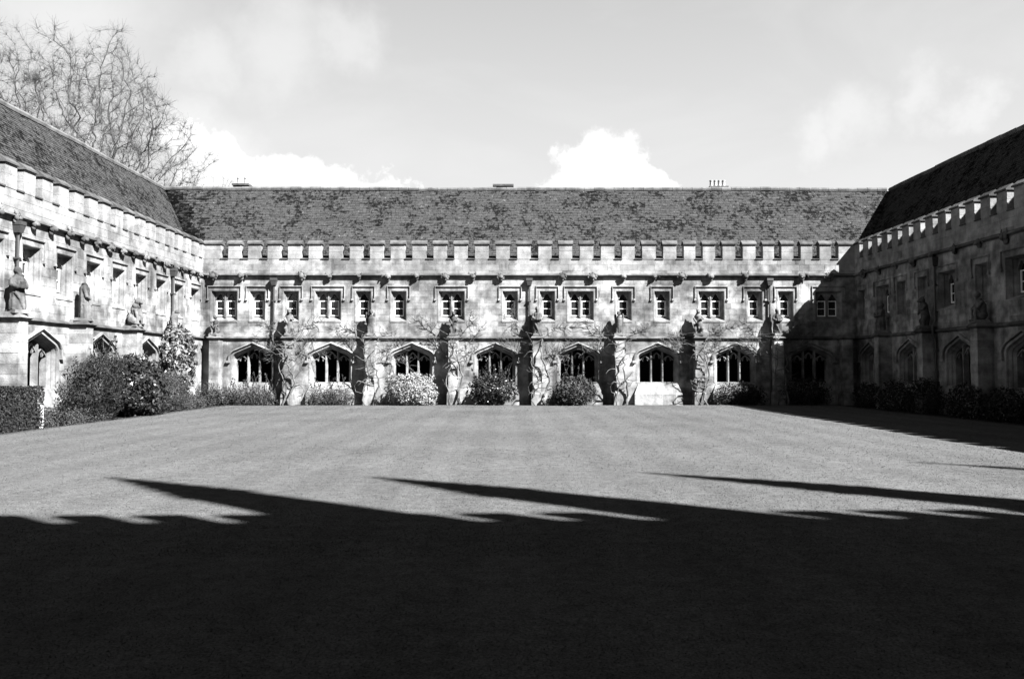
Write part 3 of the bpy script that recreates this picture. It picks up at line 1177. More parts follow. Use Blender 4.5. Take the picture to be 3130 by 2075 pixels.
# ---- right wing (in its own shade)
right = thing('cloister_range', 'shaded dark stone wing on the right edge of the lawn', 'building', (XR, YW, 0), -math.pi / 2, 'ranges round the cloister court')
rz = lambda y: YW - y
r_wins = [(rz(37.05), 0.75, 1), (rz(34.95), 1.24, 2), (rz(33.3), 0.75, 1), (rz(31.6), 0.75, 1), (rz(29.85), 1.24, 2), (rz(27.65), 0.75, 1), (rz(25.7), 1.24, 2),
          (rz(23.9), 0.75, 1), (rz(22.2), 0.75, 1), (rz(20.3), 1.24, 2), (rz(18.4), 0.75, 1), (rz(16.7), 0.75, 1)]
r_arch = [(rz(36.2 - 3.6 * k), 0.95) for k in range(7)]
r_butt = [rz(34.4 - 3.6 * k) for k in range(7)]
r_boss = [rz(36.6 - 1.5 * k) for k in range(15)]
r_pipe = [rz(30.95 - 0.45)]
r_gaps = [0.75 + 0.92 * k for k in range(28)]
build_range(right, 0.0, YW - 0.6, r_wins, r_arch, r_butt, r_boss, r_pipe, r_gaps,
            lambda x: (math.hypot(YW - x, 16), 1.0 if YW - x > 24.5 else 0.01), 1, 0, 23, tile1=YW - 9.0, wdepth=0.36)


# ---- chimneys on the far slope of the back roof
def chimney(sx, w, h, pots, sub=0.0):
    x = (sx - 1550) / 2490 * (YW + RIDGE_D + 0.9)
    c = MB()
    y0, y1 = RIDGE_D + 0.55, RIDGE_D + 1.15
    zt = RIDGE_Z + h
    c.box(x - w / 2, x + w / 2, y0, y1, 8.6, zt - 0.10)
    c.box(x - w / 2 - 0.06, x + w / 2 + 0.06, y0 - 0.06, y1 + 0.06, zt - 0.10, zt)
    co = c.build('chimney', 'coping', b_roof)
    for k in range(pots):
        px_ = x - w / 2 + w * (k + 0.5) / pots
        p = MB()
        p.lathe([(0.11, 0), (0.085, 0.12), (0.08, 0.30), (0.10, 0.31), (0.10, 0.36)], (px_, (y0 + y1) / 2, zt - 0.004), 10)
        p.build('chimney_pot', 'pot', co)


chimney(1538, 0.95, 0.40, 0)
chimney(2198, 0.85, 0.32, 4)
chimney(737, 0.75, 0.42, 2)


# ------------------------------------------------------------------ the tall hall behind the camera, known by its shadow
def hall():
    h = thing('hall', 'tall battlemented hall whose pinnacles shadow the near lawn', 'building', (0, -1.5, 0), 0.03)
    H = 15.75
    x0, x1 = -26.0, 46.0
    w = MB()
    w.box(x0, x1, -9.0, 0.0, -0.05, H - 0.55)
    w.build('wall', 'stone', h)
    m0 = MB()
    m0.box(-0.27, 0.27, -0.16, -0.02, 0, 0.75)
    me = m0.mesh('merlon', 'parapet')
    x = x0 + 0.3
    while x < x1:
        link('merlon', me, h, None, (x, 0, H - 0.555))
        x += 0.88
    kx, ky = SUN.x / SUN.z, -SUN.y / SUN.z
    pins = []
    for xt, yt in ((-5.87, 12.2), (-1.98, 12.2), (2.15, 12.7), (7.05, 13.98)):     # where their shadows end on the lawn
        x = xt + kx * 22
        for _ in range(6):
            hh = (yt + 1.5 - 0.03 * x - 0.08) / ky
            x = xt + kx * hh
        pins.append((x, hh))
    pins += [(pins[0][0] - 4.9 - 4.2 * k, pins[0][1]) for k in range(6)] + [(pins[3][0] + 4.5 + 4.2 * k, pins[3][1]) for k in range(4)]
    for k, (x, top) in enumerate(pins):
        if not (x0 < x < x1):
            continue
        p = MB()
        s = 0.42
        p.frustum(x - s, x + s, -0.30, 0.72, -0.05, H - 2.5, 0.02, 0.0, 0.02)
        p.frustum(x - s * 0.9, x + s * 0.9, -0.36, 0.5, H - 2.51, H + 0.9, 0.06, 0.03)
        p.frustum(x - s * 0.78, x + s * 0.78, -0.28, 0.44, H + 0.9, H + 2.2, 0.06, 0.03)
        zz = H + 2.2
        p.frustum(x - 0.36, x + 0.36, -0.26, 0.42, zz - 0.01, zz + 0.22, 0.0, 0.0)
        p.frustum(x - 0.31, x + 0.31, -0.22, 0.38, zz + 0.21, top - 0.1, 0.28, 0.27)
        for kk in range(5):
            u = (kk + 0.7) / 6
            r = 0.31 * (1 - u) + 0.02
            for sx, sy in ((-1, -1), (1, -1), (1, 1), (-1, 1)):
                p.ball((x + sx * r, 0.08 + sy * r, zz + 0.21 + (top - zz - 0.3) * u), 0.07, 6, 4)
        p.ball((x, 0.08, top - 0.08), (0.09, 0.09, 0.12), 7, 5)
        p.build('pinnacle', 'trim', h)


hall()


# ------------------------------------------------------------------ statues on the buttresses
WEATHER = bpy.data.textures.new('weathering', 'CLOUDS')
WEATHER.noise_scale = 0.09
WEATHER.noise_depth = 3


def statue(loc, rotz, label, kind, seed, height):
    rr = random.Random(seed)
    t = thing('statue', label, 'statue', loc, rotz, 'carved figures on the buttresses')
    s = MB()
    H = 1.0
    if kind == 'robed':
        s.lathe([(0.20, 0.05), (0.19, 0.25), (0.165, 0.5), (0.17, 0.66), (0.16, 0.76), (0.09, 0.83)], (0, 0, 0), 28, 0.07, 8, rr.random() * 6, 1.0, 0.8)
        s.ball((0, -0.02, 0.91), (0.075, 0.085, 0.095))
        s.ball((0, 0.02, 0.93), (0.095, 0.09, 0.10))
        s.ball((0, -0.105, 0.90), (0.014, 0.022, 0.022))
        s.ball((0, -0.07, 0.84), (0.055, 0.05, 0.07))
        for sx in (-1, 1):
            s.tube([(sx * 0.15, 0, 0.75), (sx * 0.20, -0.04, 0.60), (sx * 0.12, -0.17, 0.55), (sx * 0.03, -0.19, 0.58)], [0.06, 0.06, 0.048, 0.035], 8)
        s.box(-0.07, 0.07, -0.23, -0.19, 0.52, 0.68)
        s.tube([(-0.14, -0.10, 0.45), (-0.05, -0.16, 0.30), (0.06, -0.17, 0.06)], [0.04, 0.035, 0.03], 6)
    elif kind == 'headless':
        s.lathe([(0.17, 0.05), (0.16, 0.3), (0.155, 0.55), (0.165, 0.78), (0.16, 0.88), (0.10, 0.93)], (0, 0, 0), 28, 0.09, 7, rr.random() * 6, 1.0, 0.75)
        s.ball((0.03, 0.0, 0.95), (0.15, 0.09, 0.05), rot=Matrix.Rotation(0.25, 3, 'Y'))
        s.tube([(-0.13, -0.02, 0.84), (-0.17, -0.09, 0.62), (-0.05, -0.16, 0.56)], [0.055, 0.05, 0.04], 8)
        s.tube([(0.13, -0.02, 0.84), (0.16, -0.08, 0.66), (0.14, -0.14, 0.40)], [0.055, 0.045, 0.035], 8)
        s.tube([(0.10, -0.10, 0.55), (0.04, -0.13, 0.30), (0.02, -0.12, 0.06)], [0.03, 0.035, 0.03], 6)
    elif kind == 'seated_beast':
        s.ball((0, 0.06, 0.26), (0.19, 0.24, 0.22))
        s.ball((0, -0.02, 0.50), (0.155, 0.16, 0.25), rot=Matrix.Rotation(-0.25, 3, 'X'))
        s.ball((0, -0.06, 0.68), (0.15, 0.14, 0.13))
        s.ball((0, -0.12, 0.82), (0.115, 0.125, 0.11))
        s.ball((0, -0.24, 0.79), (0.07, 0.08, 0.06))
        for sx in (-1, 1):
            s.tube([(sx * 0.10, -0.10, 0.56), (sx * 0.11, -0.19, 0.32), (sx * 0.10, -0.20, 0.08)], [0.07, 0.05, 0.045], 8)
            s.ball((sx * 0.10, -0.24, 0.07), (0.05, 0.08, 0.04))
            s.ball((sx * 0.17, -0.02, 0.18), (0.08, 0.17, 0.14))
            s.ball((sx * 0.15, -0.17, 0.07), (0.05, 0.10, 0.04))
            s.tube([(sx * 0.08, -0.08, 0.89), (sx * 0.12, -0.06, 0.99)], [0.04, 0.015], 6)
        s.tube([(0, 0.24, 0.12), (0.15, 0.28, 0.20), (0.2, 0.2, 0.42)], [0.04, 0.035, 0.03], 6)
    elif kind == 'upright_beast':
        s.tube([(0, 0.02, 0.05), (0.02, 0.03, 0.30), (0, 0.0, 0.52), (-0.02, -0.02, 0.70), (0, -0.03, 0.80)], [0.10, 0.135, 0.125, 0.13, 0.085], 12)
        s.ball((0, -0.07, 0.87), (0.085, 0.10, 0.09))
        s.tube([(0, -0.12, 0.86), (0.01, -0.22, 0.82)], [0.055, 0.03], 8)
        for sx in (-1, 1):
            s.tube([(sx * 0.10, 0, 0.70), (sx * 0.16, -0.09, 0.58), (sx * 0.06, -0.17, 0.50 + 0.08 * sx)], [0.05, 0.045, 0.03], 8)
            s.tube([(sx * 0.08, 0.02, 0.34), (sx * 0.13, -0.08, 0.22), (sx * 0.09, -0.05, 0.04)], [0.085, 0.065, 0.045], 8)
            s.ball((sx * 0.09, -0.11, 0.05), (0.045, 0.09, 0.035))
            s.tube([(sx * 0.05, -0.05, 0.93), (sx * 0.09, -0.03, 1.0)], [0.035, 0.012], 6)
        s.tube([(0, 0.10, 0.15), (-0.16, 0.12, 0.2), (-0.18, 0.06, 0.42)], [0.04, 0.03, 0.02], 6)
    elif kind == 'winged':
        s.tube([(0, 0.02, 0.05), (0, 0.02, 0.35), (0, -0.02, 0.62), (0, -0.04, 0.76)], [0.12, 0.14, 0.13, 0.08], 12)
        s.ball((0, -0.07, 0.86), (0.08, 0.10, 0.09))
        s.tube([(0, -0.14, 0.85), (0, -0.22, 0.78)], [0.04, 0.015], 7)
        for sx in (-1, 1):
            s.ball((sx * 0.13, 0.06, 0.55), (0.045, 0.09, 0.28), rot=Matrix.Rotation(sx * 0.18, 3, 'Y'))
            s.ball((sx * 0.15, 0.05, 0.76), (0.05, 0.07, 0.10))
            s.tube([(sx * 0.07, -0.02, 0.3), (sx * 0.09, -0.06, 0.05)], [0.075, 0.05], 8)
            s.ball((sx * 0.08, -0.11, 0.05), (0.05, 0.08, 0.035))
    else:                                         # crouched figure hugging its knees
        s.ball((0, 0.04, 0.22), (0.17, 0.19, 0.18))
        s.tube([(0, 0.06, 0.2), (0, 0.05, 0.5), (0, -0.03, 0.70)], [0.14, 0.15, 0.09], 12)
        s.ball((0, -0.06, 0.84), (0.09, 0.10, 0.11))
        s.ball((0, -0.16, 0.83), (0.02, 0.03, 0.03))
        for sx in (-1, 1):
            s.tube([(sx * 0.08, 0.0, 0.2), (sx * 0.12, -0.18, 0.42), (sx * 0.10, -0.16, 0.06)], [0.075, 0.06, 0.05], 8)
            s.tube([(sx * 0.14, 0.03, 0.62), (sx * 0.17, -0.10, 0.46), (sx * 0.03, -0.22, 0.40)], [0.055, 0.045, 0.035], 8)
            s.ball((sx * 0.10, -0.20, 0.05), (0.045, 0.09, 0.04))
    # weathered lumps, then scale to height
    for k in range(2):
        a = rr.random() * 6.28
        s.ball((0.13 * math.cos(a), 0.1 * math.sin(a), rr.uniform(0.15, 0.6)), rr.uniform(0.03, 0.05), 7, 5)
    fx = 0.84 if kind == 'robed' else 1.0
    s.v = [(x * height * fx, y * height, z * height) for x, y, z in s.v]
    fo = s.build('figure', 'carving', t, True)
    remesh(fo, 0.017, 1)
    dm = fo.modifiers.new('weathering', 'DISPLACE')
    dm.texture = WEATHER
    dm.strength = 0.018
    dm.mid_level = 0.5
    dm.texture_coords = 'GLOBAL'
    b = MB()
    b.frustum(-0.22, 0.22, -0.26, 0.26, -0.03, 0.07, 0.03, 0.03)
    b.build('base', 'cornice', t)
    return t


ZB = Z_STR + 0.17
b_kinds = ['crouched', 'upright_beast', 'winged', 'upright_beast', 'robed', 'winged', 'upright_beast', 'robed']
b_labels = ['small crouching stone figure at the left end of the back wall',
            'gaunt upright stone beast above the first wisteria from the left corner',
            'winged stone creature on the buttress left of the pale bush',
            'thin upright stone beast on the buttress between pale bush and dark bush',
            'tall robed stone figure beside the middle drainpipe of the back wall',
            'winged stone creature on the buttress right of the third round bush',
            'upright stone beast on the buttress left of the last sunlit arch',
            'stone figure half in shadow beside the right drainpipe']
for k in range(8):
    statue((b_butt[k] , YW - 0.33, ZB), R.uniform(-0.3, 0.3), b_labels[k], b_kinds[k], 300 + k, [0.95, 1.22, 1.22, 1.12, 1.28, 1.15, 1.25, 1.2][k])
l_kinds = ['winged', 'seated_beast', 'headless', 'robed', 'crouched']
l_labels = ['small stone creature above the climber on the left wing', 'seated stone beast above the big dark shrub on the left wing',
            'headless robed stone figure on the left wing', 'large hooded robed stone figure nearest the left edge']
for k in range(4):
    statue((XL + 0.36, l_butt[k], ZB), math.pi / 2 + [0.2, -0.3, 0.3, -0.5][k], l_labels[k], l_kinds[k], 330 + k, [0.92, 1.08, 1.2, 1.26][k])
r_labels = ['shaded stone figure on the right wing nearest the far corner', 'shaded stone beast beside the drainpipe on the right wing',
            'shaded crouching stone figure on the right wing near the frame edge']
for k in range(3):
    statue((XR - 0.34, YW - r_butt[k], ZB), -math.pi / 2 + R.uniform(-0.3, 0.3), r_labels[k], ['robed', 'upright_beast', 'crouched'][k], 350 + k, [1.2, 1.2, 1.1][k])


# ------------------------------------------------------------------ bare trees
def grow_tree(name, label, base, lobes, n_attr, step, seed, fork_z, twigs=5, trunk_r=0.55, forks=7):
    rng = np.random.default_rng(seed)
    rr = random.Random(seed)
    root = thing(name, label, 'tree', base)
    base = np.array(base, float)
    pts = []
    wts = [r[0] * r[1] * r[2] for c, r in lobes]
    while len(pts) < n_attr:
        c, r = rr.choices(lobes, wts)[0]
        p = rng.normal(size=3)
        p /= np.linalg.norm(p)
        q = p * rng.random() ** (1 / 2.6)
        q = q * (0.88 + 0.30 * mnoise.noise(Vector(p * 2.3) + Vector((seed, 0, c[0]))))
        w = np.array(c) + q * np.array(r)
        if w[2] > fork_z * 0.85:
            pts.append(w)
    A = np.array(pts)
    nodes = [np.zeros(3)]
    par = [-1]
    z = 0.0
    while z < fork_z:
        z += step
        prev = nodes[-1]
        nodes.append(prev + np.array([rr.uniform(-0.04, 0.04), rr.uniform(-0.04, 0.04), step]))
        par.append(len(nodes) - 2)
    top = len(nodes) - 1
    for k in range(forks):
        a = 2 * math.pi * k / forks + rr.uniform(-0.3, 0.3)
        p = top - rr.randrange(0, max(1, int(1.5 / step)))
        d = np.array([math.cos(a) * 0.75, math.sin(a) * 0.75, rr.uniform(0.5, 1.1)])
        cur = nodes[p]
        pi = p
        for j in range(int(1.6 / step)):
            d = d + np.array([rr.uniform(-0.25, 0.25), rr.uniform(-0.25, 0.25), rr.uniform(-0.2, 0.25)])
            d /= np.linalg.norm(d)
            cur = cur + d * step
            nodes.append(cur)
            par.append(pi)
            pi = len(nodes) - 1
    N = np.array(nodes)
    P = list(par)
    di, dk = 4.5, step * 1.6
    near_i = np.zeros(len(A), int)
    near_d = np.full(len(A), 1e9)

    def upd(new_idx):
        for a in range(0, len(new_idx), 200):
            idx = new_idx[a:a + 200]
            d = np.linalg.norm(A[:, None, :] - N[idx][None], axis=2)
            j = d.argmin(1)
            dd = d[np.arange(len(A)), j]
            k = dd < near_d
            near_d[k] = dd[k]
            near_i[k] = np.array(idx)[j[k]]
    upd(list(range(len(N))))
    alive = np.ones(len(A), bool)
    for it in range(120):
        alive &= near_d > dk
        use = alive & (near_d < di)
        if not use.any():
            break
        ids = near_i[use]
        v = A[use] - N[ids]
        v /= np.linalg.norm(v, axis=1)[:, None]
        acc = {}
        for i, vec in zip(ids, v):
            acc.setdefault(i, np.zeros(3))
            acc[i] += vec
        new, newp = [], []
        for i, vec in acc.items():
            L_ = np.linalg.norm(vec)
            if L_ < 1e-3:
                continue
            d = vec / L_
            if P[i] >= 0:
                b = N[i] - N[P[i]]
                d = d + 0.45 * b / (np.linalg.norm(b) + 1e-9)
            d = d + rng.normal(size=3) * 0.30
            d /= np.linalg.norm(d)
            new.append(N[i] + d * step)
            newp.append(i)
        n0 = len(N)
        N = np.vstack([N, np.array(new)])
        P += newp
        upd(list(range(n0, len(N))))
    n = len(N)
    for i in range(n):
        if N[i][2] > fork_z - 1:
            q = Vector(N[i] * 0.62) + Vector((seed * 3.1, 0, 0))
            k_ = min(1.0, (N[i][2] - fork_z + 1) / 2)
            N[i] = N[i] + np.array(mnoise.noise_vector(q)) * 0.36 * k_ + np.array(mnoise.noise_vector(q * 2.3)) * 0.18 * k_
    kids = [[] for _ in range(n)]
    for i in range(1, n):
        kids[P[i]].append(i)
    rad = np.zeros(n)
    ex = 1.95
    for i in range(n - 1, -1, -1):
        if not kids[i]:
            rad[i] = 0.011
        else:
            rad[i] = sum(rad[k] ** ex for k in kids[i]) ** (1 / ex)
    rad *= 1.0
    if rad[0] > trunk_r:
        rad = np.where(rad > 0.03, 0.03 + (rad - 0.03) * (trunk_r - 0.03) / (rad[0] - 0.03), rad)
    rad = np.where(rad > 0.025, rad * 1.0, rad)
    rad = np.where(rad > 0.05, 0.05 + (rad - 0.05) * 1.8, rad)
    trunk, crown = MB(), MB()
    # chains
    starts = [(0, None)]
    while starts:
        i, pre = starts.pop()
        chain = [] if pre is None else [pre]
        chain.append(i)
        while kids[chain[-1]]:
            ks = sorted(kids[chain[-1]], key=lambda k: -rad[k])
            for k in ks[1:]:
                starts.append((k, chain[-1]))
            chain.append(ks[0])
        rr_ = [float(rad[c]) for c in chain]
        if pre is not None and len(rr_) > 1:
            rr_[0] = min(rr_[0], rr_[1] * 1.25)
        sd = 7 if max(rr_) > 0.1 else (4 if max(rr_) > 0.035 else 3)
        if pre is None:
            cut = 0
            while cut < len(chain) - 2 and N[chain[cut]][2] < fork_z:
                cut += 1
            trunk.tube([N[c] for c in chain[:cut + 1]], rr_[:cut + 1], 12)
            crown.tube([N[c] for c in chain[cut:]], rr_[cut:], 8, False)
        else:
            crown.tube([N[c] for c in chain], rr_, sd, False)
    # twigs
    for i in range(n):
        if rad[i] < 0.030 and N[i][2] > fork_z:
            d0 = N[i] - N[P[i]]
            d0 /= np.linalg.norm(d0) + 1e-9
            for k in range(twigs if not kids[i] else max(1, twigs // 2)):
                d = d0 + rng.normal(size=3) * 0.75 + np.array([0, 0, 0.12])
                d /= np.linalg.norm(d)
                L_ = rr.uniform(0.25, 0.85)
                m = N[i] + d * L_ * 0.5
                e = m + (d + rng.normal(size=3) * 0.4) * L_ * 0.5
                crown.tube([N[i], m, e], [0.0055, 0.0042, 0.003], 3, False)
    trunk.build('trunk', 'bark', root, True)
    crown.build('crown', 'bark', root, True)
    return root


grow_tree('bare_tree', 'large bare spreading tree rising behind the left wing', (-25.2, 48.0, -0.05),
          [((0.3, 0, 15.6), (5.6, 5.5, 7.0)), ((3.5, -0.5, 13.2), (4.3, 4.5, 5.6)), ((-5.4, 0, 15.2), (5.0, 5.0, 7.4))], 3300, 0.36, 8, 6.8, 18, 0.62, 8)
grow_tree('bare_tree', 'small far bare treetop just above the back roof ridge at left', (-26.2, 74.0, -0.05), [((0, 0, 14.6), (4.6, 4.0, 5.2))], 700, 0.45, 17, 9.0, 7, 0.4, 5)


# ------------------------------------------------------------------ shrubs, hedge, climber
def leaf_cloud(mb_v, mb_t, centres, n, size, rng, shell=0.55, tone=0.25, zmin=0.0, up=0.0, aspect=0.5, boxy=2.0, spread=0.75):
    """folded leaves through a union of ellipsoids; centres: (c, r)"""
    vol = np.array([r[0] * r[1] * r[2] for c, r in centres]) ** (2 / 3)
    vol = vol / vol.sum()
    for (c, r), w in zip(centres, vol):
        m = int(n * w)
        p = rng.normal(size=(m, 3))
        p /= (np.abs(p) ** boxy).sum(1)[:, None] ** (1 / boxy)
        rad = shell + (1 - shell) * rng.random(m) ** 0.6
        lump = np.array([1 + 0.30 * mnoise.noise(Vector(q * 2.6) + Vector(c)) + 0.18 * mnoise.noise(Vector(q * 6.5) + Vector(c)) for q in p])
        pos = np.array(c) + p * (rad * lump)[:, None] * np.array(r)
        k = pos[:, 2] > zmin
        pos, pp = pos[k], p[k]
        m = len(pos)
        nrm = pp + rng.normal(size=(m, 3)) * spread + np.array([0, 0, up])
        nrm /= np.linalg.norm(nrm, axis=1)[:, None]
        a = np.cross(nrm, rng.normal(size=(m, 3)))
        a /= np.linalg.norm(a, axis=1)[:, None] + 1e-9
        b = np.cross(nrm, a)
        s = size * (0.6 + 0.8 * rng.random(m))[:, None]
        mid = pos - nrm * s * 0.15
        q = np.stack([mid - a * s, pos + b * s * aspect, mid + a * s, pos - b * s * aspect], 1)
        mb_v.append(q.reshape(-1, 3))
        mb_t.append(rng.normal(size=m) * tone)


def shrub(name, label, cat, loc, centres, n, size, mat, seed, shell=0.55, group=None, stems=5, tone=0.25, up=0.0, aspect=0.5, boxy=2.0, sprigs=0, spread=0.75):
    rng = np.random.default_rng(seed)
    rr = random.Random(seed)
    t = thing(name, label, cat, loc, 0.0, group)
    V, T = [], []
    leaf_cloud(V, T, centres, n, size, rng, shell, tone, -0.02, up, aspect, boxy, spread)
    sm = MB()
    for c, r in centres:
        for k in range(stems):
            a = rr.random() * 6.28
            e = (c[0] + math.cos(a) * r[0] * 0.6, c[1] + math.sin(a) * r[1] * 0.6, c[2] + r[2] * rr.uniform(0.2, 0.7))
            b = (c[0] + rr.uniform(-0.1, 0.1), c[1] + rr.uniform(-0.1, 0.1), -0.03)
            m = tuple((b[i] * 0.5 + e[i] * 0.5) + rr.uniform(-0.06, 0.06) for i in range(3))
            sm.tube([b, m, e], [0.022, 0.015, 0.006], 5)
    for k in range(sprigs):
        c, r = centres[rr.randrange(len(centres))]
        b = Vector((c[0] + rr.uniform(-0.7, 0.7) * r[0], c[1] + rr.uniform(-0.5, 0.5) * r[1], c[2] + r[2] * 0.5))
        d = Vector((rr.uniform(-0.5, 0.5), rr.uniform(-0.3, 0.3), 1)).normalized()
        L_ = rr.uniform(0.4, 0.95)
        sm.tube([b, b + d * L_ * 0.6, b + d * L_ + Vector((rr.uniform(-0.08, 0.08), 0, 0))], [0.012, 0.009, 0.005], 4)
        for j in range(10):
            p = b + d * L_ * rr.uniform(0.35, 1.0)
            V.append(np.array([p + Vector((rr.uniform(-1, 1), rr.uniform(-1, 1), rr.uniform(-1, 1))) * size * 1.2 for _ in range(4)]))
            T.append(np.zeros(1))
    np_mesh('foliage', mat, np.concatenate(V), 4, np.concatenate(T), t)
    sm.build('stem', 'bark', t)
    return t


SG = 'shrubs along the foot of the walls'
YB = 36.95
# back wall, left to right
shrub('low_shrub', 'low feathery shrub in the far left corner of the court', 'shrub', (-13.2, YB, 0), [((-0.4, 0, 0.35), (0.75, 0.45, 0.75)), ((0.4, 0, 0.3), (0.6, 0.45, 0.62))], 4200, 0.045, 'leaf_mid', 61, 0.3, SG, up=0.3, aspect=0.3)
shrub('low_shrub', 'broad low shrub under the leftmost arch of the back wall', 'shrub', (-11.7, YB, 0), [((-0.35, 0, 0.35), (0.75, 0.45, 0.68)), ((0.6, 0, 0.3), (0.75, 0.45, 0.62))], 5200, 0.042, 'leaf_mid', 62, 0.3, SG, up=0.3, aspect=0.3, sprigs=14)
shrub('low_shrub', 'low grey-green shrub under the second arch from the left', 'shrub', (-8.1, YB, 0), [((-0.3, 0, 0.28), (0.85, 0.45, 0.58)), ((0.5, 0, 0.26), (0.75, 0.45, 0.55))], 5200, 0.042, 'leaf_mid', 63, 0.3, SG, up=0.3, aspect=0.3, sprigs=12)
shrub('round_bush', 'pale-leaved clipped round bush in front of the third arch', 'shrub', (-4.35, 36.75, 0), [((0, 0, 0.66), (1.02, 0.66, 0.76)), ((0.2, 0, 0.4), (0.95, 0.62, 0.5))], 9500, 0.05, 'leaf_pale', 64, 0.78, SG, boxy=2.8, tone=0.16, spread=0.5)
shrub('round_bush', 'dark twiggy round bush in front of the fourth arch', 'shrub', (-0.62, 36.75, 0), [((0, 0, 0.68), (1.05, 0.72, 0.74))], 4200, 0.055, 'leaf_gloss', 65, 0.6, SG, sprigs=22, tone=0.5)
shrub('round_bush', 'mid-grey rounded bush in front of the fifth arch', 'shrub', (3.1, 36.75, 0), [((0, 0, 0.62), (0.95, 0.7, 0.74)), ((-0.5, 0.0, 0.4), (0.6, 0.55, 0.5))], 5000, 0.05, 'leaf_mid', 66, 0.55, SG, sprigs=12, tone=0.4)
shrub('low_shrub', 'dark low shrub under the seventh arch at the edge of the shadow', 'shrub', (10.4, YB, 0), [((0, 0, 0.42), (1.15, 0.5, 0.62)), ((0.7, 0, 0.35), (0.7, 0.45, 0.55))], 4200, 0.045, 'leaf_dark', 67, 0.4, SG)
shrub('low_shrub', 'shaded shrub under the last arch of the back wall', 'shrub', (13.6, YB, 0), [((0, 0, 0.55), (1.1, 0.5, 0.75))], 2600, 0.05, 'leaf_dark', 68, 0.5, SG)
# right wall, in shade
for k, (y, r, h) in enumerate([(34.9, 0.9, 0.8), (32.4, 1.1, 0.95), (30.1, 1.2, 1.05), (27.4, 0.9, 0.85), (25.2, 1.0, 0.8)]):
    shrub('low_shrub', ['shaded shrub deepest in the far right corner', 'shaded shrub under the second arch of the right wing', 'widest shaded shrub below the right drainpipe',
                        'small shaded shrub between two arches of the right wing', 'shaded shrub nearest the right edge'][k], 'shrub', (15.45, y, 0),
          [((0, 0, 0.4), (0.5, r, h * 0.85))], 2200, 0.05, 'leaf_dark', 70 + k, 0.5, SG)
# left bed
shrub('big_shrub', 'big dark feathery shrub beside the left wing', 'shrub', (-12.95, 26.0, 0), [((0, -0.1, 0.95), (0.85, 1.0, 1.15)), ((-0.1, -0.9, 0.6), (0.7, 0.6, 0.65)), ((0, 0.5, 1.5), (0.6, 0.7, 0.75))], 15000, 0.05, 'leaf_dark', 81, 0.35, SG, up=0.1, aspect=0.22, tone=0.3, sprigs=26)
shrub('big_shrub', 'big glossy-leaved shrub left of the climber', 'shrub', (-13.0, 28.5, 0), [((0, 0, 1.05), (0.85, 1.25, 1.12)), ((0.1, 0.3, 0.6), (0.9, 1.2, 0.75))], 11000, 0.068, 'leaf_gloss', 82, 0.5, SG, tone=0.4)
shrub('fine_shrub', 'fine-textured medium shrub below the climber', 'shrub', (-13.0, 31.6, 0), [((0, 0, 0.72), (0.7, 1.05, 0.85))], 9000, 0.036, 'leaf_mid', 83, 0.4, SG, up=0.2, aspect=0.3)
shrub('ground_cover', 'low ground cover plants along the left bed', 'plant', (-12.95, 24.2, 0), [((0.0, -1.2, 0.12), (0.5, 0.9, 0.42)), ((0.1, 0.2, 0.10), (0.45, 0.9, 0.38)), ((0.15, 1.5, 0.08), (0.35, 0.8, 0.30))], 9000, 0.038, 'leaf_mid', 84, 0.3, SG, up=0.5, aspect=0.35)
shrub('ground_cover', 'thin low plants under the climber in the left corner', 'plant', (-13.1, 34.5, 0), [((0, 0, 0.15), (0.5, 1.6, 0.5))], 5000, 0.04, 'leaf_mid', 85, 0.3, SG, up=0.5, aspect=0.35)


def hedge():
    t = thing('clipped_hedge', 'clipped square hedge at the left edge of the lawn', 'hedge', (-13.2, 19.0, 0))
    rng = np.random.default_rng(91)
    hx, hy, hz = 0.62, 3.25, 1.16
    n = 30000
    V = []
    areas = {'t': 4 * hx * hy, 'f': 2 * hy * hz, 'b': 2 * hy * hz, 'l': 2 * hx * hz, 'r': 2 * hx * hz}
    tot = sum(areas.values())
    for k, a in areas.items():
        m = int(n * a / tot)
        u, v = rng.random(m) * 2 - 1, rng.random(m) * 2 - 1
        if k == 't':
            p = np.stack([u * hx, v * hy, np.full(m, hz)], 1); nn = (0, 0, 1)
        elif k in 'fb':
            s = 1 if k == 'f' else -1
            p = np.stack([np.full(m, s * hx), u * hy, (v + 1) / 2 * hz], 1); nn = (s, 0, 0)
        else:
            s = 1 if k == 'r' else -1
            p = np.stack([u * hx, np.full(m, s * hy), (v + 1) / 2 * hz], 1); nn = (0, s, 0)
        nn = np.array(nn, float)
        wob = np.array([mnoise.noise(Vector(q * 1.6)) for q in p]) * 0.05
        p = p + nn * (wob - rng.random(m) * 0.07)[:, None]
        nr = nn + rng.normal(size=(m, 3)) * 0.7
        nr /= np.linalg.norm(nr, axis=1)[:, None]
        a_ = np.cross(nr, rng.normal(size=(m, 3)))
        a_ /= np.linalg.norm(a_, axis=1)[:, None]
        b_ = np.cross(nr, a_)
        s_ = 0.032 * (0.6 + 0.8 * rng.random(m))[:, None]
        V.append(np.stack([p - a_ * s_, p + b_ * s_ * 0.5, p + a_ * s_, p - b_ * s_ * 0.5], 1).reshape(-1, 3))
    V = np.concatenate(V)
    np_mesh('foliage', 'hedge', V, 4, rng.normal(size=len(V) // 4) * 0.3, t)
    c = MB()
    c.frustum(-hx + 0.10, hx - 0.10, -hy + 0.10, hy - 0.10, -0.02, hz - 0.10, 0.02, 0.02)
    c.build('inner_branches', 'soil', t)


hedge()


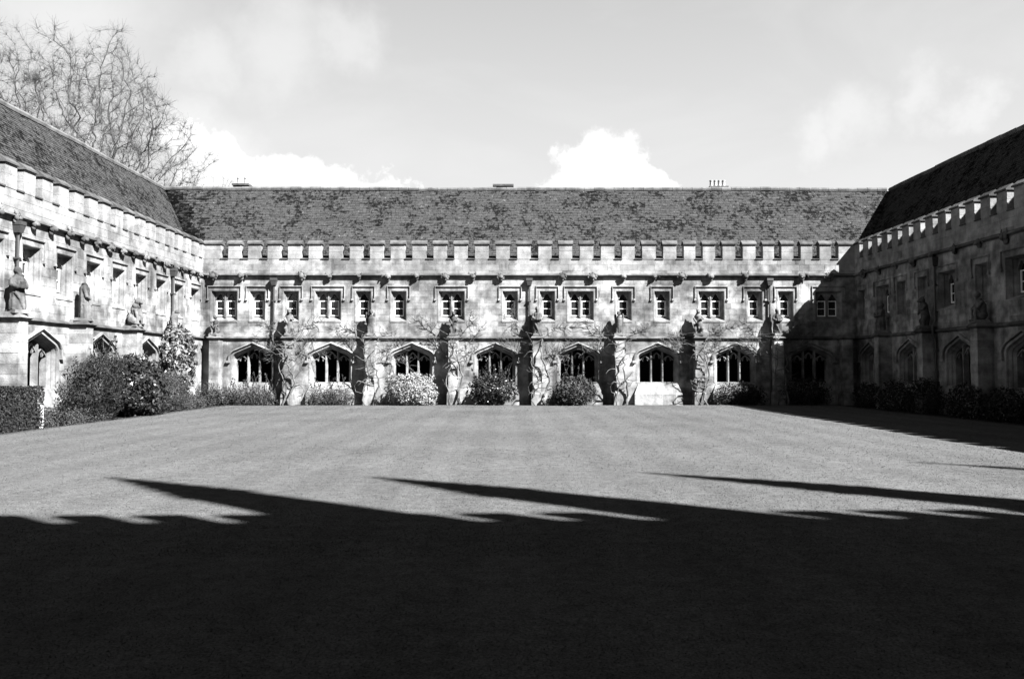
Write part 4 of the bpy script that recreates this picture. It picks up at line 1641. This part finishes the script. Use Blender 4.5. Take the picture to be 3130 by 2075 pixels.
def climber():
    t = thing('wall_climber', 'bright leafy climber covering the left wing near the corner', 'climber', (XL, 34.2, 0))
    rng = np.random.default_rng(95)
    rr = random.Random(95)
    V, T = [], []
    leaf_cloud(V, T, [((0.35, -0.2, 2.45), (0.45, 1.35, 0.95)), ((0.35, 0.1, 1.5), (0.4, 1.25, 0.95)), ((0.3, -0.5, 3.0), (0.35, 0.7, 0.5))], 4600, 0.095, rng, 0.6, 0.35, 0.3, 0.15, 0.55)
    np_mesh('foliage', 'leaf_climb', np.concatenate(V), 4, np.concatenate(T), t)
    s = MB()
    for k in range(6):
        y = rr.uniform(-0.4, 0.4)
        pts = [(0.35, y, -0.03)]
        for j in range(6):
            y += rr.uniform(-0.3, 0.3)
            pts.append((0.2 + rr.uniform(0, 0.15), y, 0.5 + j * 0.5))
        s.tube(pts, [0.03, 0.028, 0.024, 0.02, 0.016, 0.012, 0.008], 6)
    s.build('stem', 'vine', t)


climber()


# ------------------------------------------------------------------ wisteria on the buttresses
def wisteria(x, label, seed, lean, big=1.0):
    rr = random.Random(seed)
    t = thing('wisteria', label, 'climber', (x, YW, 0), 0.0, 'bare wisterias on the back wall')
    stem, twig = MB(), MB()

    def wander(p, d, n, step, wob, r0, r1, mb, sides=6, hug=None, grav=0.0):
        pts, q, dv = [Vector(p)], Vector(p), Vector(d).normalized()
        for i in range(n):
            dv = (dv + Vector((rr.uniform(-wob, wob), rr.uniform(-wob, wob) * 0.6, rr.uniform(-wob, wob) + grav))).normalized()
            q = q + dv * step
            if hug is not None:
                q.y += (hug - q.y) * 0.35
            pts.append(q.copy())
        mb.tube(pts, [r0 + (r1 - r0) * i / n for i in range(n + 1)], sides)
        return pts
    # gnarled main stems winding up beside and across the buttress
    tips = []
    for k in range(2):
        sx = [0.30, -0.12][k] + rr.uniform(-0.1, 0.1)
        p = Vector((sx + lean, -0.78 - rr.uniform(0, 0.12), -0.04))
        pts = [p]
        ph, amp = rr.random() * 6.28, rr.uniform(0.10, 0.20) * big
        n = 16
        top = rr.uniform(2.5, 3.0)
        for i in range(1, n + 1):
            u = i / n
            xx = p.x * (1 - u) + (rr.uniform(-0.1, 0.1) + [0.22, -0.18][k]) * u + amp * math.sin(ph + u * 8) * (1 - 0.5 * u) + rr.uniform(-0.04, 0.04)
            yy = -0.70 + 0.10 * math.cos(ph + u * 7) + (0.1 if abs(xx) < 0.25 else 0.25) * u - 0.1
            pts.append(Vector((xx, yy, top * u ** 0.9)))
        r0 = rr.uniform(0.042, 0.058) * [1, 0.6][k]
        stem.tube(pts, [r0 * (1 - 0.55 * i / n) * rr.uniform(0.85, 1.15) for i in range(n + 1)], 7)
        tips.append(pts[-1])
        # loops thrown out low down
        if rr.random() < 0.8:
            b = pts[rr.randrange(3, 7)]
            s = rr.choice((-1, 1))
            lp = [b, b + Vector((s * 0.3, -0.08, 0.10)), b + Vector((s * 0.48, -0.10, -0.12)), b + Vector((s * 0.42, -0.08, -0.38)), b + Vector((s * 0.15, -0.05, -0.46))]
            stem.tube(lp, [0.024, 0.026, 0.022, 0.018, 0.014], 6)
        for j in range(9):
            b = pts[rr.randrange(4, n)]
            wander(b, (rr.choice((-1, 1)), -0.1, rr.uniform(-0.2, 0.8)), 7, 0.09, 0.55, 0.018, 0.006, twig, 4)
    # arms trained along the arches and the string course
    for s in (-1, 1):
        for (z0, n, d, hug, gv) in ((2.2, 15, (s, 0.3, 0.35), -0.14, 0.012), (2.75, 13, (s, 0.2, 0.2), -0.17, -0.01), (3.25, 12, (s, 0.2, 0.30), -0.10, 0.0)):
            if rr.random() < 0.12:
                continue
            arm = wander((s * 0.25, -0.62, z0 + rr.uniform(-0.1, 0.1)), d, n, 0.12, 0.34, 0.014, 0.006, stem, 5, hug, gv)
            for q in arm[4::2]:
                for _ in range(4):
                    tw = wander(q, (rr.uniform(-0.6, 0.6) + s * 0.4, -0.15, rr.uniform(-0.2, 1.0)), 6, 0.085, 0.5, 0.010, 0.004, twig, 3)
                    if rr.random() < 0.6:
                        wander(tw[3], (rr.uniform(-1, 1), -0.1, rr.uniform(0, 1)), 4, 0.07, 0.5, 0.006, 0.003, twig, 3)
    for p in tips:
        for _ in range(5):
            wander(p, (rr.uniform(-1, 1), 0.2, rr.uniform(-0.1, 0.7)), 8, 0.09, 0.55, 0.014, 0.004, twig, 4, -0.2 if abs(p.x) > 0.4 else None)
    stem.build('stem', 'vine', t, True)
    twig.build('twigs', 'vine', t, True, 'stuff')


w_labels = ['thick looping bare wisteria between the first and second arches', 'bare wisteria left of the pale round bush', 'gnarled bare wisteria between pale bush and dark bush',
            'bare wisteria with a square loop beside the middle drainpipe', 'bushy bare wisteria trunk right of the third round bush', 'bare wisteria left of the last sunlit arch',
            'bare wisteria in shadow beside the right drainpipe']
for k in range(7):
    wisteria(b_butt[k + 1], w_labels[k], 400 + k, R.uniform(-0.1, 0.15), [1.3, 1.0, 0.9, 1.2, 0.8, 1.0, 1.0][k])


# ------------------------------------------------------------------ small things
def post():
    t = thing('marker_post', 'short white marker post at the end of the clipped hedge', 'post', (-12.75, 22.45, -0.03))
    p = MB()
    p.box(-0.035, 0.035, -0.035, 0.035, 0, 0.62)
    p.build('shaft', 'white', t)
    c = MB()
    c.frustum(-0.045, 0.045, -0.045, 0.045, 0.62, 0.68, 0.03, 0.03)
    c.build('cap', 'white', t)


post()
